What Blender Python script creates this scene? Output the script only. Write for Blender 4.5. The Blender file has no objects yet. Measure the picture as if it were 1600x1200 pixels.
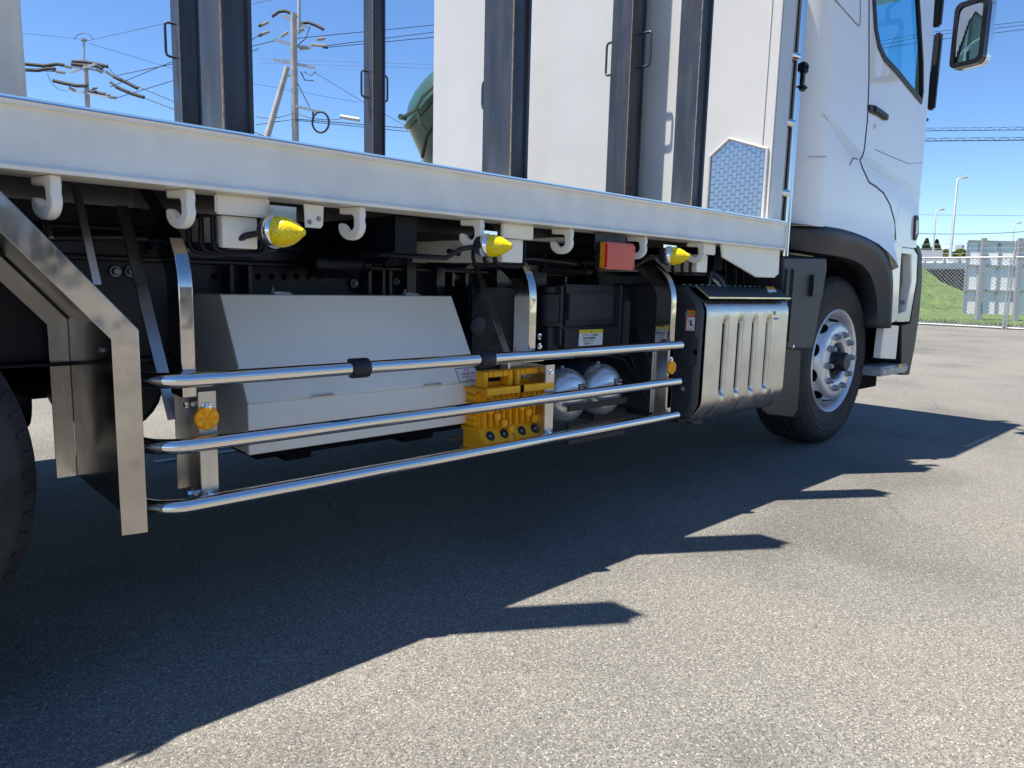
import bpy, bmesh, math, random
from mathutils import Vector, Matrix
random.seed(7)
C = bpy.context.scene
# ---------------------------------------------------------------- camera
F = 1123.0
CAM = Vector((0, 0, 0.95))
down = Vector((-200, 7985, F)).normalized()
AX = Vector((1200, -128, F)).normalized()
AX = (AX - down * AX.dot(down)).normalized()
AZ = -down
AY = AZ.cross(AX)
if AY.z < 0: AY = -AY
def cam_to_world(v): return Vector((AX.dot(v), AY.dot(v), AZ.dot(v)))
cr, cu, cb = cam_to_world(Vector((1, 0, 0))), cam_to_world(Vector((0, -1, 0))), cam_to_world(Vector((0, 0, -1)))
cd = bpy.data.cameras.new('camera'); cam = bpy.data.objects.new('camera', cd); C.collection.objects.link(cam)
cam.matrix_world = Matrix(((cr.x, cu.x, cb.x, CAM.x), (cr.y, cu.y, cb.y, CAM.y), (cr.z, cu.z, cb.z, CAM.z), (0, 0, 0, 1)))
cd.sensor_width = 36; cd.lens = F / 1600 * 36; cd.clip_end = 3000; cd.clip_start = 0.02
C.camera = cam
# ---------------------------------------------------------------- world, sun, exposure
LDIR = Vector((0.285, -0.185, -1.0)).normalized()
w = bpy.data.worlds.new('World'); C.world = w; w.use_nodes = True
wn = w.node_tree; bg = wn.nodes['Background']
sky = wn.nodes.new('ShaderNodeTexSky'); sky.sky_type = 'NISHITA'; sky.sun_disc = False
td = -LDIR
sky.sun_elevation = math.asin(td.z); sky.sun_rotation = math.atan2(td.x, td.y)
sky.air_density = 1.0; sky.dust_density = 0.0; sky.ozone_density = 3.0; sky.altitude = 1500
hs_ = wn.nodes.new('ShaderNodeHueSaturation'); hs_.inputs['Saturation'].default_value = 1.14; hs_.inputs['Hue'].default_value = .5035
tn = wn.nodes.new('ShaderNodeMix'); tn.data_type = 'RGBA'; tn.blend_type = 'MULTIPLY'; tn.inputs[0].default_value = 1; tn.inputs[7].default_value = (.95, .975, 1.0, 1)
wn.links.new(sky.outputs[0], tn.inputs[6]); wn.links.new(tn.outputs[2], hs_.inputs['Color']); wn.links.new(hs_.outputs[0], bg.inputs[0]); bg.inputs[1].default_value = 0.096
sl = bpy.data.lights.new('sun', 'SUN'); sl.energy = 5.0; sl.angle = math.radians(0.5); sl.color = (1, 0.93, 0.82)
so = bpy.data.objects.new('sun', sl); C.collection.objects.link(so)
so.rotation_euler = LDIR.to_track_quat('-Z', 'Y').to_euler(); so.location = (-5, 5, 12)
C.view_settings.view_transform = 'Standard'; C.view_settings.look = 'None'
C.view_settings.exposure = 1.02; C.view_settings.gamma = 1
C.render.engine = 'CYCLES'
C.render.resolution_x = 1024; C.render.resolution_y = 768

# ---------------------------------------------------------------- helpers
def ray(px, py): return cam_to_world(Vector((px - 800, py - 600, F)))
def P(px, py, Y=None, X=None, Z=None):
    d = ray(px, py)
    t = (Y - CAM.y) / d.y if Y is not None else (X - CAM.x) / d.x if X is not None else (Z - CAM.z) / d.z
    return CAM + d * t
MATS = {}
def mat(name, base=(.8, .8, .8), rough=.5, metal=0., noise=None, bump=None, coat=0., spec=.5, aniso=0., emit=None, trans=0., alpha=1., ior=1.45, rnoise=None, streak=None):
    m = bpy.data.materials.new(name); m.use_nodes = True; nt = m.node_tree; b = nt.nodes['Principled BSDF']
    b.inputs['Base Color'].default_value = (*base, 1); b.inputs['Roughness'].default_value = rough
    b.inputs['Metallic'].default_value = metal; b.inputs['Coat Weight'].default_value = coat
    b.inputs['Coat Roughness'].default_value = .06
    b.inputs['Specular IOR Level'].default_value = spec; b.inputs['Anisotropic'].default_value = aniso
    b.inputs['Transmission Weight'].default_value = trans; b.inputs['IOR'].default_value = ior
    tc = nt.nodes.new('ShaderNodeTexCoord')
    def ns(scale, detail=5, vec=None, stretch=None):
        n = nt.nodes.new('ShaderNodeTexNoise'); n.inputs['Scale'].default_value = scale; n.inputs['Detail'].default_value = detail
        if stretch:
            mp = nt.nodes.new('ShaderNodeMapping'); mp.inputs['Scale'].default_value = stretch
            nt.links.new(tc.outputs['Object'], mp.inputs[0]); nt.links.new(mp.outputs[0], n.inputs['Vector'])
        else: nt.links.new(tc.outputs['Object'], n.inputs['Vector'])
        return n
    if noise:   # (scale, lo colour multiplier, hi multiplier[, stretch])
        n = ns(noise[0], 6, stretch=noise[3] if len(noise) > 3 else None)
        r = nt.nodes.new('ShaderNodeValToRGB'); r.color_ramp.elements[0].position = .35; r.color_ramp.elements[1].position = .68
        r.color_ramp.elements[0].color = (*[c * noise[1] for c in base], 1); r.color_ramp.elements[1].color = (*[min(1, c * noise[2]) for c in base], 1)
        nt.links.new(n.outputs[0], r.inputs[0]); nt.links.new(r.outputs[0], b.inputs['Base Color'])
    if rnoise:  # (scale, lo, hi[, stretch])
        n = ns(rnoise[0], 4, stretch=rnoise[3] if len(rnoise) > 3 else None); r = nt.nodes.new('ShaderNodeMapRange')
        r.inputs['From Min'].default_value = .3; r.inputs['From Max'].default_value = .7
        r.inputs['To Min'].default_value = rnoise[1]; r.inputs['To Max'].default_value = rnoise[2]
        nt.links.new(n.outputs[0], r.inputs[0]); nt.links.new(r.outputs[0], b.inputs['Roughness'])
    if bump:    # (scale, strength, distance[, stretch])
        n = ns(bump[0], 3, stretch=bump[3] if len(bump) > 3 else None); bp = nt.nodes.new('ShaderNodeBump')
        bp.inputs['Strength'].default_value = bump[1]; bp.inputs['Distance'].default_value = bump[2]
        nt.links.new(n.outputs[0], bp.inputs['Height']); nt.links.new(bp.outputs[0], b.inputs['Normal'])
    if emit: b.inputs['Emission Color'].default_value = (*emit, 1); b.inputs['Emission Strength'].default_value = 1
    MATS[name] = m; return m
WHITE = mat('white_paint', (.61, .595, .56), .28, noise=(3, .95, 1.02), coat=.5, bump=(2.5, .12, .01))
WHITEF = mat('white_frame_paint', (.91, .865, .755), .38, noise=(9, .9, 1.02), coat=.25, bump=(14, .15, .003))
CABW = mat('cab_white_paint', (.94, .89, .785), .18, coat=1., noise=(2, .98, 1.01))
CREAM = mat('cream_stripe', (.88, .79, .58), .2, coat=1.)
BEIGE = mat('toolbox_paint', (.93, .875, .76), .42, noise=(2.2, .90, 1.03), coat=.15, bump=(2.2, .15, .01))
BLACK = mat('chassis_black', (.004, .006, .012), .3, spec=.3, rnoise=(5, .2, .55), coat=.0, bump=(5, .2, .006))
BLACKM = mat('matt_black', (.004, .005, .008), .8, spec=.1)
PLAST = mat('dark_plastic', (.044, .047, .052), .5, bump=(260, .25, .0006), noise=(5, .92, 1.1))
PLASTB = mat('black_plastic', (.013, .016, .021), .45, bump=(200, .2, .0006))
RUB = mat('tyre_rubber', (.030, .029, .028), .72, noise=(9, .6, 1.5), bump=(90, .3, .0015))
STEEL = mat('dark_steel', (.036, .041, .054), .40, spec=.7, noise=(4, .65, 1.35, (6, 6, .7)), rnoise=(7, .26, .6), bump=(60, .15, .001))
STEEL_SUNLIT = mat('sunlit_edge_paint', (.42, .31, .22), .6, noise=(40, .5, 1.2))
SS = mat('polished_stainless', (.78, .76, .73), .09, 1., rnoise=(6, .05, .16), bump=(3, .08, .01))
SSB = mat('brushed_stainless', (.66, .63, .585), .33, 1., rnoise=(30, .24, .42, (1, 1, .1)), bump=(60, .10, .0008, (1, 1, .15)), noise=(6, .86, 1.08))
SSM = mat('mirror_stainless', (.66, .62, .585), .10, 1., rnoise=(4, .05, .17), bump=(4.5, .5, .012), noise=(4, .8, 1.1))
ALU = mat('silver_paint', (.74, .74, .75), .36, .6, rnoise=(10, .32, .45), coat=.2)
GALV = mat('galvanised', (.45, .47, .48), .55, .6, noise=(20, .8, 1.15))
CHROME = mat('chrome', (.88, .88, .88), .05, 1.)
YPL = mat('yellow_plastic', (1.0, .46, .004), .5, noise=(14, .9, 1.05), bump=(80, .2, .001))
RED = mat('red_print', (.6, .03, .03), .5); ORP = mat('orange_print', (.9, .38, .03), .5); YEP = mat('yellow_print', (.85, .68, .05), .5)
LBL = mat('label_white', (.85, .84, .82), .45); INK = mat('ink', (.02, .02, .025), .6); BLUEP = mat('blue_print', (.03, .12, .35), .4)
def lens(name, col, sc):
    m = mat(name, col, .22, coat=.35); nt = m.node_tree; b = nt.nodes['Principled BSDF']
    b.inputs['Transmission Weight'].default_value = 0.0
    tc = nt.nodes.new('ShaderNodeTexCoord'); v = nt.nodes.new('ShaderNodeTexVoronoi'); v.inputs['Scale'].default_value = sc
    nt.links.new(tc.outputs['Object'], v.inputs['Vector'])
    r = nt.nodes.new('ShaderNodeValToRGB'); r.color_ramp.elements[0].position = .1; r.color_ramp.elements[1].position = .75
    r.color_ramp.elements[0].color = (*[min(1, c * 1.15) for c in col], 1); r.color_ramp.elements[1].color = (*[c * .74 for c in col], 1)
    nt.links.new(v.outputs['Distance'], r.inputs[0]); nt.links.new(r.outputs[0], b.inputs['Base Color'])
    bp = nt.nodes.new('ShaderNodeBump'); bp.inputs['Strength'].default_value = .35; bp.inputs['Distance'].default_value = .002
    nt.links.new(v.outputs['Distance'], bp.inputs['Height']); nt.links.new(bp.outputs[0], b.inputs['Normal'])
    return m
YLENS = lens('yellow_lens', (1., .70, .0), 170); RLENS = lens('red_lens', (.68, .035, .008), 230); OLENS = lens('orange_lens', (.95, .33, .01), 150)
YREFL = mat('reflector_amber', (1., .33, .0), .35, spec=.3)
def glass(name, tint, refl=.12):
    m = bpy.data.materials.new(name); m.use_nodes = True; nt = m.node_tree; nt.nodes.clear()
    o = nt.nodes.new('ShaderNodeOutputMaterial'); t = nt.nodes.new('ShaderNodeBsdfTransparent'); t.inputs[0].default_value = (*tint, 1)
    g = nt.nodes.new('ShaderNodeBsdfGlossy'); g.inputs['Roughness'].default_value = .01
    fr = nt.nodes.new('ShaderNodeFresnel'); fr.inputs[0].default_value = 1.5; mx = nt.nodes.new('ShaderNodeMixShader')
    nt.links.new(fr.outputs[0], mx.inputs[0]); nt.links.new(t.outputs[0], mx.inputs[1]); nt.links.new(g.outputs[0], mx.inputs[2]); nt.links.new(mx.outputs[0], o.inputs[0])
    return m
GLASS = glass('tinted_glass', (.50, .86, .97))

class MB:
    def __init__(s): s.bm = bmesh.new()
    def box(s, a, b, rot=None, bev=0):
        a, b = Vector(a), Vector(b); c = (a + b) / 2; d = b - a
        M = Matrix.Translation(c) @ (rot.to_4x4() if rot else Matrix.Identity(4)) @ Matrix.Diagonal((abs(d.x), abs(d.y), abs(d.z), 1))
        r = bmesh.ops.create_cube(s.bm, size=1, matrix=M)
        if bev:
            es = list({e for v in r['verts'] for e in v.link_edges}); bmesh.ops.bevel(s.bm, geom=es, offset=bev, segments=2, affect='EDGES')
        return s
    def prism(s, pts, depth, bev=0):
        """pts: world points of a planar polygon; depth: vector to extrude by"""
        d = Vector(depth); n = len(pts)
        v0 = [s.bm.verts.new(Vector(p)) for p in pts]; v1 = [s.bm.verts.new(Vector(p) + d) for p in pts]
        fs = [s.bm.faces.new(v0), s.bm.faces.new(v1[::-1])]
        for i in range(n): fs.append(s.bm.faces.new((v0[i], v1[i], v1[(i + 1) % n], v0[(i + 1) % n])))
        bmesh.ops.recalc_face_normals(s.bm, faces=fs)
        if bev:
            es = list({e for f in fs for e in f.edges}); bmesh.ops.bevel(s.bm, geom=es, offset=bev, segments=2, affect='EDGES')
        return s
    def tube(s, path, r, seg=12, caps=True, flat=None):
        """round tube, r scalar or list; flat=(w,h) gives a rectangular bar; """
        path = [Vector(p) for p in path]; n = len(path); rings = []; up = None
        for i, p in enumerate(path):
            t = (path[min(i + 1, n - 1)] - path[max(i - 1, 0)]).normalized()
            if up is None:
                up = Vector((0, 0, 1)) if abs(t.z) < .9 else Vector((1, 0, 0))
                if flat and len(flat) > 2: up = Vector(flat[2])
            sd = t.cross(up).normalized(); up2 = sd.cross(t).normalized(); up = up2
            rr = r[i] if isinstance(r, (list, tuple)) else r
            if flat:
                ww, hh = flat[0] / 2, flat[1] / 2
                ring = [p + sd * a + up2 * b for a, b in ((-ww, -hh), (ww, -hh), (ww, hh), (-ww, hh))]
            else: ring = [p + (sd * math.cos(2 * math.pi * k / seg) + up2 * math.sin(2 * math.pi * k / seg)) * rr for k in range(seg)]
            rings.append([s.bm.verts.new(v) for v in ring])
        m = len(rings[0]); fs = []
        for i in range(n - 1):
            for k in range(m): fs.append(s.bm.faces.new((rings[i][k], rings[i][(k + 1) % m], rings[i + 1][(k + 1) % m], rings[i + 1][k])))
        if caps: fs.append(s.bm.faces.new(rings[0][::-1])); fs.append(s.bm.faces.new(rings[-1]))
        bmesh.ops.recalc_face_normals(s.bm, faces=fs)
        return s
    def lathe(s, c, axis, prof, seg=32, sx=1):
        """prof: list of (radius, distance along axis)"""
        c = Vector(c); a = Vector(axis).normalized(); u = a.cross(Vector((0, 0, 1)) if abs(a.z) < .9 else Vector((1, 0, 0))).normalized(); v = a.cross(u)
        rings = []; fs = []
        for (r, h) in prof:
            if r < 1e-6: rings.append([s.bm.verts.new(c + a * h)])
            else: rings.append([s.bm.verts.new(c + a * h + (u * math.cos(2 * math.pi * k / seg) + v * math.sin(2 * math.pi * k / seg)) * r) for k in range(seg)])
        for i in range(len(rings) - 1):
            A, B = rings[i], rings[i + 1]
            for k in range(seg):
                k2 = (k + 1) % seg
                vs = [A[k if len(A) > 1 else 0], A[k2 if len(A) > 1 else 0], B[k2 if len(B) > 1 else 0], B[k if len(B) > 1 else 0]]
                vs2 = []
                for q in vs:
                    if q not in vs2: vs2.append(q)
                if len(vs2) > 2: fs.append(s.bm.faces.new(vs2))
        bmesh.ops.recalc_face_normals(s.bm, faces=fs)
        return s
    def grid(s, rows, wrap=False):
        g = [[s.bm.verts.new(Vector(p)) for p in r] for r in rows]; fs = []
        for i in range(len(g) - 1):
            for j in range(len(g[0]) - 1): fs.append(s.bm.faces.new((g[i][j], g[i][j + 1], g[i + 1][j + 1], g[i + 1][j])))
        return fs
    def bolt(s, c, axis, r=.008, h=.006):
        a = Vector(axis).normalized()
        s.lathe(Vector(c), a, [(0, 0), (r * 1.45, 0), (r * 1.45, h * .3), (r * 1.1, h * .35)], 16)
        s.lathe(Vector(c), a, [(r, h * .3), (r, h * 1.2), (r * .8, h * 1.4), (0, h * 1.4)], 6); return s
WL = {}
SPLIT = {'bolt', 'rubber_clamp', 'hole', 'lug_nut', 'hand_hole', 'cooler_pipe', 'fitting', 'far_light_blocker', 'axle', 'air_line', 'exhaust_pipe', 'stiffener', 'post', 'rivet', 'rib', 'jumper', 'ladder_rung', 'screw'}
def pieces(bm):
    bm.verts.index_update(); seen = set(); comps = []
    for v in bm.verts:
        if v in seen: continue
        st_ = [v]; seen.add(v); c_ = []
        while st_:
            q = st_.pop(); c_.append(q)
            for e in q.link_edges:
                o_ = e.other_vert(q)
                if o_ not in seen: seen.add(o_); st_.append(o_)
        comps.append(c_)
    boxes = [[min(v.co[i] for v in c_) for i in range(3)] + [max(v.co[i] for v in c_) for i in range(3)] for c_ in comps]
    par = list(range(len(comps)))
    def find(a):
        while par[a] != a: a = par[a]
        return a
    for i in range(len(comps)):
        for j in range(i):
            if all(boxes[i][k] <= boxes[j][k + 3] + .0006 and boxes[j][k] <= boxes[i][k + 3] + .0006 for k in range(3)): par[find(i)] = find(j)
    out = {}
    for i, c_ in enumerate(comps): out.setdefault(find(i), []).extend(c_)
    return list(out.values())
def cap(p):
    while p is not None and p.parent is not None and p.parent.parent is not None: p = p.parent
    return p
def build(name, mb, m, parent=None, bevel=0, angle=38, origin=None, solid=0):
    parent = cap(parent)
    if name in SPLIT:
        ps = pieces(mb.bm)
        if len(ps) > 1:
            last = None
            for p in ps:
                q = MB(); mp_ = {v: q.bm.verts.new(v.co) for v in p}
                for f in {f for v in p for f in v.link_faces}: q.bm.faces.new([mp_[v] for v in f.verts])
                q.bm.verts.ensure_lookup_table(); last = build_one(name, q, m, parent, bevel, angle, None, solid)
            mb.bm.free(); return last
    return build_one(name, mb, m, parent, bevel, angle, origin, solid)
def build_one(name, mb, m, parent=None, bevel=0, angle=38, origin=None, solid=0):
    me = bpy.data.meshes.new(name)
    vs = [v.co for v in mb.bm.verts]
    if origin is None:
        xs = [v.x for v in vs]; ys = [v.y for v in vs]; zs = [v.z for v in vs]
        origin = Vector(((min(xs) + max(xs)) / 2, (min(ys) + max(ys)) / 2, min(zs)))
    origin = Vector(origin)
    for v in mb.bm.verts: v.co -= origin
    mb.bm.to_mesh(me); mb.bm.free()
    for p in me.polygons: p.use_smooth = True
    me.set_sharp_from_angle(angle=math.radians(angle))
    for mm in (m if isinstance(m, list) else [m]): me.materials.append(mm)
    o = bpy.data.objects.new(name, me); C.collection.objects.link(o); WL[o] = origin
    if parent: o.parent = parent; o.location = origin - WL[parent]
    else: o.location = origin
    if solid: md = o.modifiers.new('solid', 'SOLIDIFY'); md.thickness = solid; md.offset = 0
    if bevel: md = o.modifiers.new('bevel', 'BEVEL'); md.width = bevel; md.segments = 2; md.limit_method = 'ANGLE'; md.angle_limit = math.radians(40)
    return o
def tag(o, label=None, cat=None, group=None, kind=None):
    if label: o['label'] = label
    if cat: o['category'] = cat
    if group: o['group'] = group
    if kind: o['kind'] = kind
    return o
def empty(name, loc, label, cat, group=None):
    o = bpy.data.objects.new(name, None); C.collection.objects.link(o); o.location = loc; o.empty_display_size = .1
    WL[o] = Vector(loc); return tag(o, label, cat, group)
def text(name, body, m, parent, loc, size, nrm='-Y', sx=1.0, rotz=0, tilt=0):
    parent = cap(parent)
    cu_ = bpy.data.curves.new(name, 'FONT'); cu_.body = body; cu_.size = size; cu_.align_x = 'CENTER'; cu_.align_y = 'CENTER'; cu_.extrude = 0.0002
    t = bpy.data.objects.new(name, cu_); C.collection.objects.link(t)
    bpy.context.view_layer.update(); me = bpy.data.meshes.new_from_object(t); bpy.data.objects.remove(t)
    o = bpy.data.objects.new(name, me); C.collection.objects.link(o); me.materials.clear(); me.materials.append(m)
    o.rotation_euler = (math.radians(90) + tilt, 0, rotz); o.scale = (sx, 1, 1)
    o.parent = parent; o.location = Vector(loc) - WL[parent]; WL[o] = Vector(loc)
    return o
V = Vector
# ---------------------------------------------------------------- ground
def asphalt():
    m = bpy.data.materials.new('asphalt'); m.use_nodes = True; nt = m.node_tree; b = nt.nodes['Principled BSDF']; L = nt.links.new
    tc = nt.nodes.new('ShaderNodeTexCoord')
    def vor(s, f='F1'): v = nt.nodes.new('ShaderNodeTexVoronoi'); v.inputs['Scale'].default_value = s; v.feature = f; L(tc.outputs['Object'], v.inputs['Vector']); return v
    def noi(s, d=6): n = nt.nodes.new('ShaderNodeTexNoise'); n.inputs['Scale'].default_value = s; n.inputs['Detail'].default_value = d; L(tc.outputs['Object'], n.inputs['Vector']); return n
    def ramp(stops):
        r = nt.nodes.new('ShaderNodeValToRGB'); e = r.color_ramp.elements
        while len(e) < len(stops): e.new(.5)
        for i, (p, c) in enumerate(stops): e[i].position = p; e[i].color = (*c, 1)
        return r
    v1 = vor(300); v2 = vor(125); n1 = noi(1.1, 7); n2 = noi(130, 4); n3 = noi(.22, 3)
    r1 = ramp([(0, (.07, .069, .065)), (.2, (.13, .127, .118)), (.6, (.178, .172, .157)), (.9, (.228, .22, .198)), (1, (.38, .367, .33))])
    hs = nt.nodes.new('ShaderNodeSeparateColor'); L(v1.outputs['Color'], hs.inputs[0]); L(hs.outputs[0], r1.inputs[0])
    def mix(t, a, bb, f): x = nt.nodes.new('ShaderNodeMix'); x.data_type = 'RGBA'; x.blend_type = t; x.inputs[0].default_value = f; L(a, x.inputs[6]); L(bb, x.inputs[7]); return x
    r2 = ramp([(.34, (.72, .72, .725)), (.5, (1, 1, 1)), (.66, (1.12, 1.105, 1.07))]); L(n1.outputs[0], r2.inputs[0])
    r3 = ramp([(.3, (.72, .72, .72)), (.62, (1.15, 1.14, 1.12))]); L(n2.outputs[0], r3.inputs[0])
    r4 = ramp([(.35, (.88, .88, .88)), (.65, (1.08, 1.07, 1.05))]); L(n3.outputs[0], r4.inputs[0])
    x1 = mix('MULTIPLY', r1.outputs[0], r2.outputs[0], .8); x2 = mix('MULTIPLY', x1.outputs[2], r3.outputs[0], .8); x3 = mix('MULTIPLY', x2.outputs[2], r4.outputs[0], 1)
    # pale stone chips and dark tar spots
    s2 = nt.nodes.new('ShaderNodeSeparateColor'); L(v2.outputs['Color'], s2.inputs[0])
    c1 = ramp([(.962, (0, 0, 0)), (.972, (1, 1, 1))]); L(s2.outputs[1], c1.inputs[0])
    dist = ramp([(.28, (1, 1, 1)), (.42, (0, 0, 0))]); L(v2.outputs['Distance'], dist.inputs[0])
    mm = nt.nodes.new('ShaderNodeMath'); mm.operation = 'MULTIPLY'; L(c1.outputs[0], mm.inputs[0]); L(dist.outputs[0], mm.inputs[1])
    x4 = nt.nodes.new('ShaderNodeMix'); x4.data_type = 'RGBA'; L(mm.outputs[0], x4.inputs[0]); L(x3.outputs[2], x4.inputs[6]); x4.inputs[7].default_value = (.34, .33, .30, 1)
    # hairline cracks
    v3 = vor(.42, 'DISTANCE_TO_EDGE'); n4 = noi(3.5, 4)
    vm = nt.nodes.new('ShaderNodeVectorMath'); vm.operation = 'SCALE'; vm.inputs['Scale'].default_value = .35; L(n4.outputs['Color'], vm.inputs[0])
    va = nt.nodes.new('ShaderNodeVectorMath'); L(tc.outputs['Object'], va.inputs[0]); L(vm.outputs[0], va.inputs[1]); L(va.outputs[0], v3.inputs['Vector'])
    c3 = ramp([(.0, (.35, .35, .35)), (.004, (1, 1, 1))]); L(v3.outputs['Distance'], c3.inputs[0])
    msk = noi(.35, 2); mr = ramp([(.52, (0, 0, 0)), (.6, (1, 1, 1))]); L(msk.outputs[0], mr.inputs[0])
    x5 = nt.nodes.new('ShaderNodeMix'); x5.data_type = 'RGBA'; x5.blend_type = 'MULTIPLY'; L(mr.outputs[0], x5.inputs[0]); L(x4.outputs[2], x5.inputs[6]); L(c3.outputs[0], x5.inputs[7])
    L(x5.outputs[2], b.inputs['Base Color']); b.inputs['Roughness'].default_value = .88; b.inputs['Specular IOR Level'].default_value = .3
    bp = nt.nodes.new('ShaderNodeBump'); bp.inputs['Strength'].default_value = .42; bp.inputs['Distance'].default_value = .0035
    ad = nt.nodes.new('ShaderNodeMath'); L(v1.outputs['Distance'], ad.inputs[0]); ml = nt.nodes.new('ShaderNodeMath'); ml.operation = 'MULTIPLY'; ml.inputs[1].default_value = -1.2
    L(n2.outputs[0], ml.inputs[0]); L(ml.outputs[0], ad.inputs[1]); ng = nt.nodes.new('ShaderNodeMath'); ng.operation = 'MULTIPLY'; ng.inputs[1].default_value = -1; L(ad.outputs[0], ng.inputs[0]); L(ng.outputs[0], bp.inputs['Height'])
    L(bp.outputs[0], b.inputs['Normal']); return m
ASPH = asphalt()
def grassmat(name, a, bcol):
    m = bpy.data.materials.new(name); m.use_nodes = True; nt = m.node_tree; b = nt.nodes['Principled BSDF']; L = nt.links.new
    tc = nt.nodes.new('ShaderNodeTexCoord'); n = nt.nodes.new('ShaderNodeTexNoise'); n.inputs['Scale'].default_value = 2.2; n.inputs['Detail'].default_value = 10
    L(tc.outputs['Object'], n.inputs['Vector']); r = nt.nodes.new('ShaderNodeValToRGB'); r.color_ramp.elements[0].position = .38; r.color_ramp.elements[1].position = .62
    r.color_ramp.elements[0].color = (*a, 1); r.color_ramp.elements[1].color = (*bcol, 1); L(n.outputs[0], r.inputs[0]); L(r.outputs[0], b.inputs['Base Color']); b.inputs['Roughness'].default_value = .9
    n2 = nt.nodes.new('ShaderNodeTexNoise'); n2.inputs['Scale'].default_value = 9; n2.inputs['Detail'].default_value = 8; L(tc.outputs['Object'], n2.inputs['Vector'])
    bp = nt.nodes.new('ShaderNodeBump'); bp.inputs['Strength'].default_value = .9; bp.inputs['Distance'].default_value = .12; L(n2.outputs[0], bp.inputs['Height']); L(bp.outputs[0], b.inputs['Normal'])
    return m
GRASS = grassmat('grass', (.05, .10, .008), (.13, .20, .02))
LEAF = grassmat('leaf', (.02, .045, .012), (.05, .09, .022)); LEAFY = grassmat('leaf_yellow', (.09, .12, .02), (.16, .17, .03))
CONC = mat('concrete', (.36, .35, .33), .85, noise=(1.5, .8, 1.1))
g = MB(); g.grid([[(-400, -400, -.08), (900, -400, -.08)], [(-400, 900, -.08), (900, 900, -.08)]])
tag(build('ground', g, grassmat('field', (.17, .165, .13), (.24, .225, .19))), 'flat open land stretching to the horizon', 'ground', kind='structure')
g = MB(); g.grid([[(-25, -40, 0), (24.2, -40, 0)], [(-25, 60, 0), (24.2, 60, 0)]])
tag(build('asphalt_yard', g, ASPH), 'pale grey worn asphalt yard under the truck', 'asphalt', kind='structure')
a = P(235, 722, Z=.004); 
g = MB(); g.grid([[(a.x + .02, a.y - .02, .004), (a.x + 6, a.y - .02, .004)], [(a.x + .02, a.y + .02, .004), (a.x + 6, a.y + .02, .004)]])  # pale strip paints a gap of sunlight onto the asphalt
tag(build('sunlight_strip', g, mat('sunlight_paint', (.6, .6, .57), .7, noise=(30, .7, 1.1))), 'thin strip of sunlight painted onto the asphalt beyond the truck', 'painted sunlight', kind='structure')

# ================================================================ TRUCK
YD = 1.70; YC = 1.74; YS = 1.755; YG = 1.725; YW = 1.856
truck = empty('truck', (1.6, 3.0, 0), 'white flatbed truck with chrome side rails and yellow marker lamps', 'truck')
zt = P(616, 238, Y=YD).z; zb = P(600, 321, Y=YD).z
zt = 1.277; zb = 1.143
xf = P(1231, 360, Y=YD).x
XR = -2.6
# deck side rail : channel with small lips
prof = [(YD, zt - .004), (YD + .002, zt), (YD + .35, zt), (YD + .35, zt - .012), (YD + .02, zt - .014), (YD + .016, zt - .02), (YD + .014, zb + .024), (YD + .011, zb + .016), (YD + .003, zb + .0105), (YD - .001, zb + .009), (YD - .002, zb + .001), (YD, zb), (YD + .12, zb), (YD + .12, zb + .01), (YD + .03, zb + .012), (YD + .022, zb + .04), (YD + .022, zt - .026), (YD + .012, zt - .016), (YD, zt - .013)]
prof = [(YD, zb), (YD - .001, zb + .008), (YD + .004, zb + .011), (YD + .010, zb + .017), (YD + .013, zb + .027), (YD + .013, zt - .016), (YD + .011, zt - .0125), (YD, zt - .012), (YD - .0005, zt - .002), (YD + .002, zt), (YD + .14, zt), (YD + .14, zt - .01), (YD + .024, zt - .012), (YD + .022, zb + .012), (YD + .12, zb + .01), (YD + .12, zb)]
m = MB(); m.prism([(XR, y, z) for y, z in prof], (xf - XR, 0, 0))
side = build('deck_side_rail', m, WHITEF, truck, angle=25)
m = MB(); m.box((XR, YD + .01, zt + .0012), (xf, YD + .05, zt + .006)); m.tube([(XR, YD + .003, zt - .004), (xf, YD + .003, zt - .004)], .0045, 8)
tag(build('edge_trim', m, SS, side), 'thin bright steel trim along the deck edge')
YF = 4.42
m = MB(); m.box((XR, YD + .141, zt - .03), (xf - .01, YF, zt - .002)); m.box((XR, YF - .02, zb), (xf, YF, zt - .031)); build('deck_floor', m, mat('deck_plate', (.02, .02, .022), .6), truck)
m = MB(); m.box((xf + .0005, YD + .004, zb + .002), (xf + .012, 2.6, zt - .002), bev=.002); build('deck_end_plate', m, WHITEF, truck)
# deck end lower gusset (white plate hanging at front end)
pts = [(1128, 381), (1219, 388), (1217, 428), (1210, 434), (1182, 433), (1130, 402)]
m = MB(); m.prism([P(x, y, Y=YD + .03) for x, y in pts], (0, .012, 0)); build('deck_gusset', m, WHITEF, truck, bevel=.003)
# crossmember ends
def cross(pxc, wid, side_w):
    c = P(pxc, 330, Y=YD + .05).x; z0 = zb
    m = MB(); m.box((c - wid / 2, YD + .05, z0 - .048), (c + wid / 2, YD + .062, z0 - .0005), bev=.004)
    m.box((c - side_w / 2, YD + .075, z0 - .125), (c + side_w / 2, YF - .3, z0 - .0485), bev=.002)
    cm = build('crossmember', m, WHITEF, truck)
    m = MB(); s2 = side_w / 2
    for dy, e in ((.10, .012), (.13, .03), (.17, .045)):
        zz = z0 - .135
        m.tube([(c - s2 - e, YD + dy, z0 - .05), (c - s2 - e, YD + dy, zz + .02), (c - s2 - e + .006, YD + dy, zz + .006), (c - s2 - e + .02, YD + dy, zz), (c + s2 + .01, YD + dy, zz), (c + s2 + .024, YD + dy, zz + .006), (c + s2 + .03, YD + dy, zz + .02), (c + s2 + .03, YD + dy, z0 - .05)], .007, 8)
    build('bracket', m, BLACK, cm)
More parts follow.
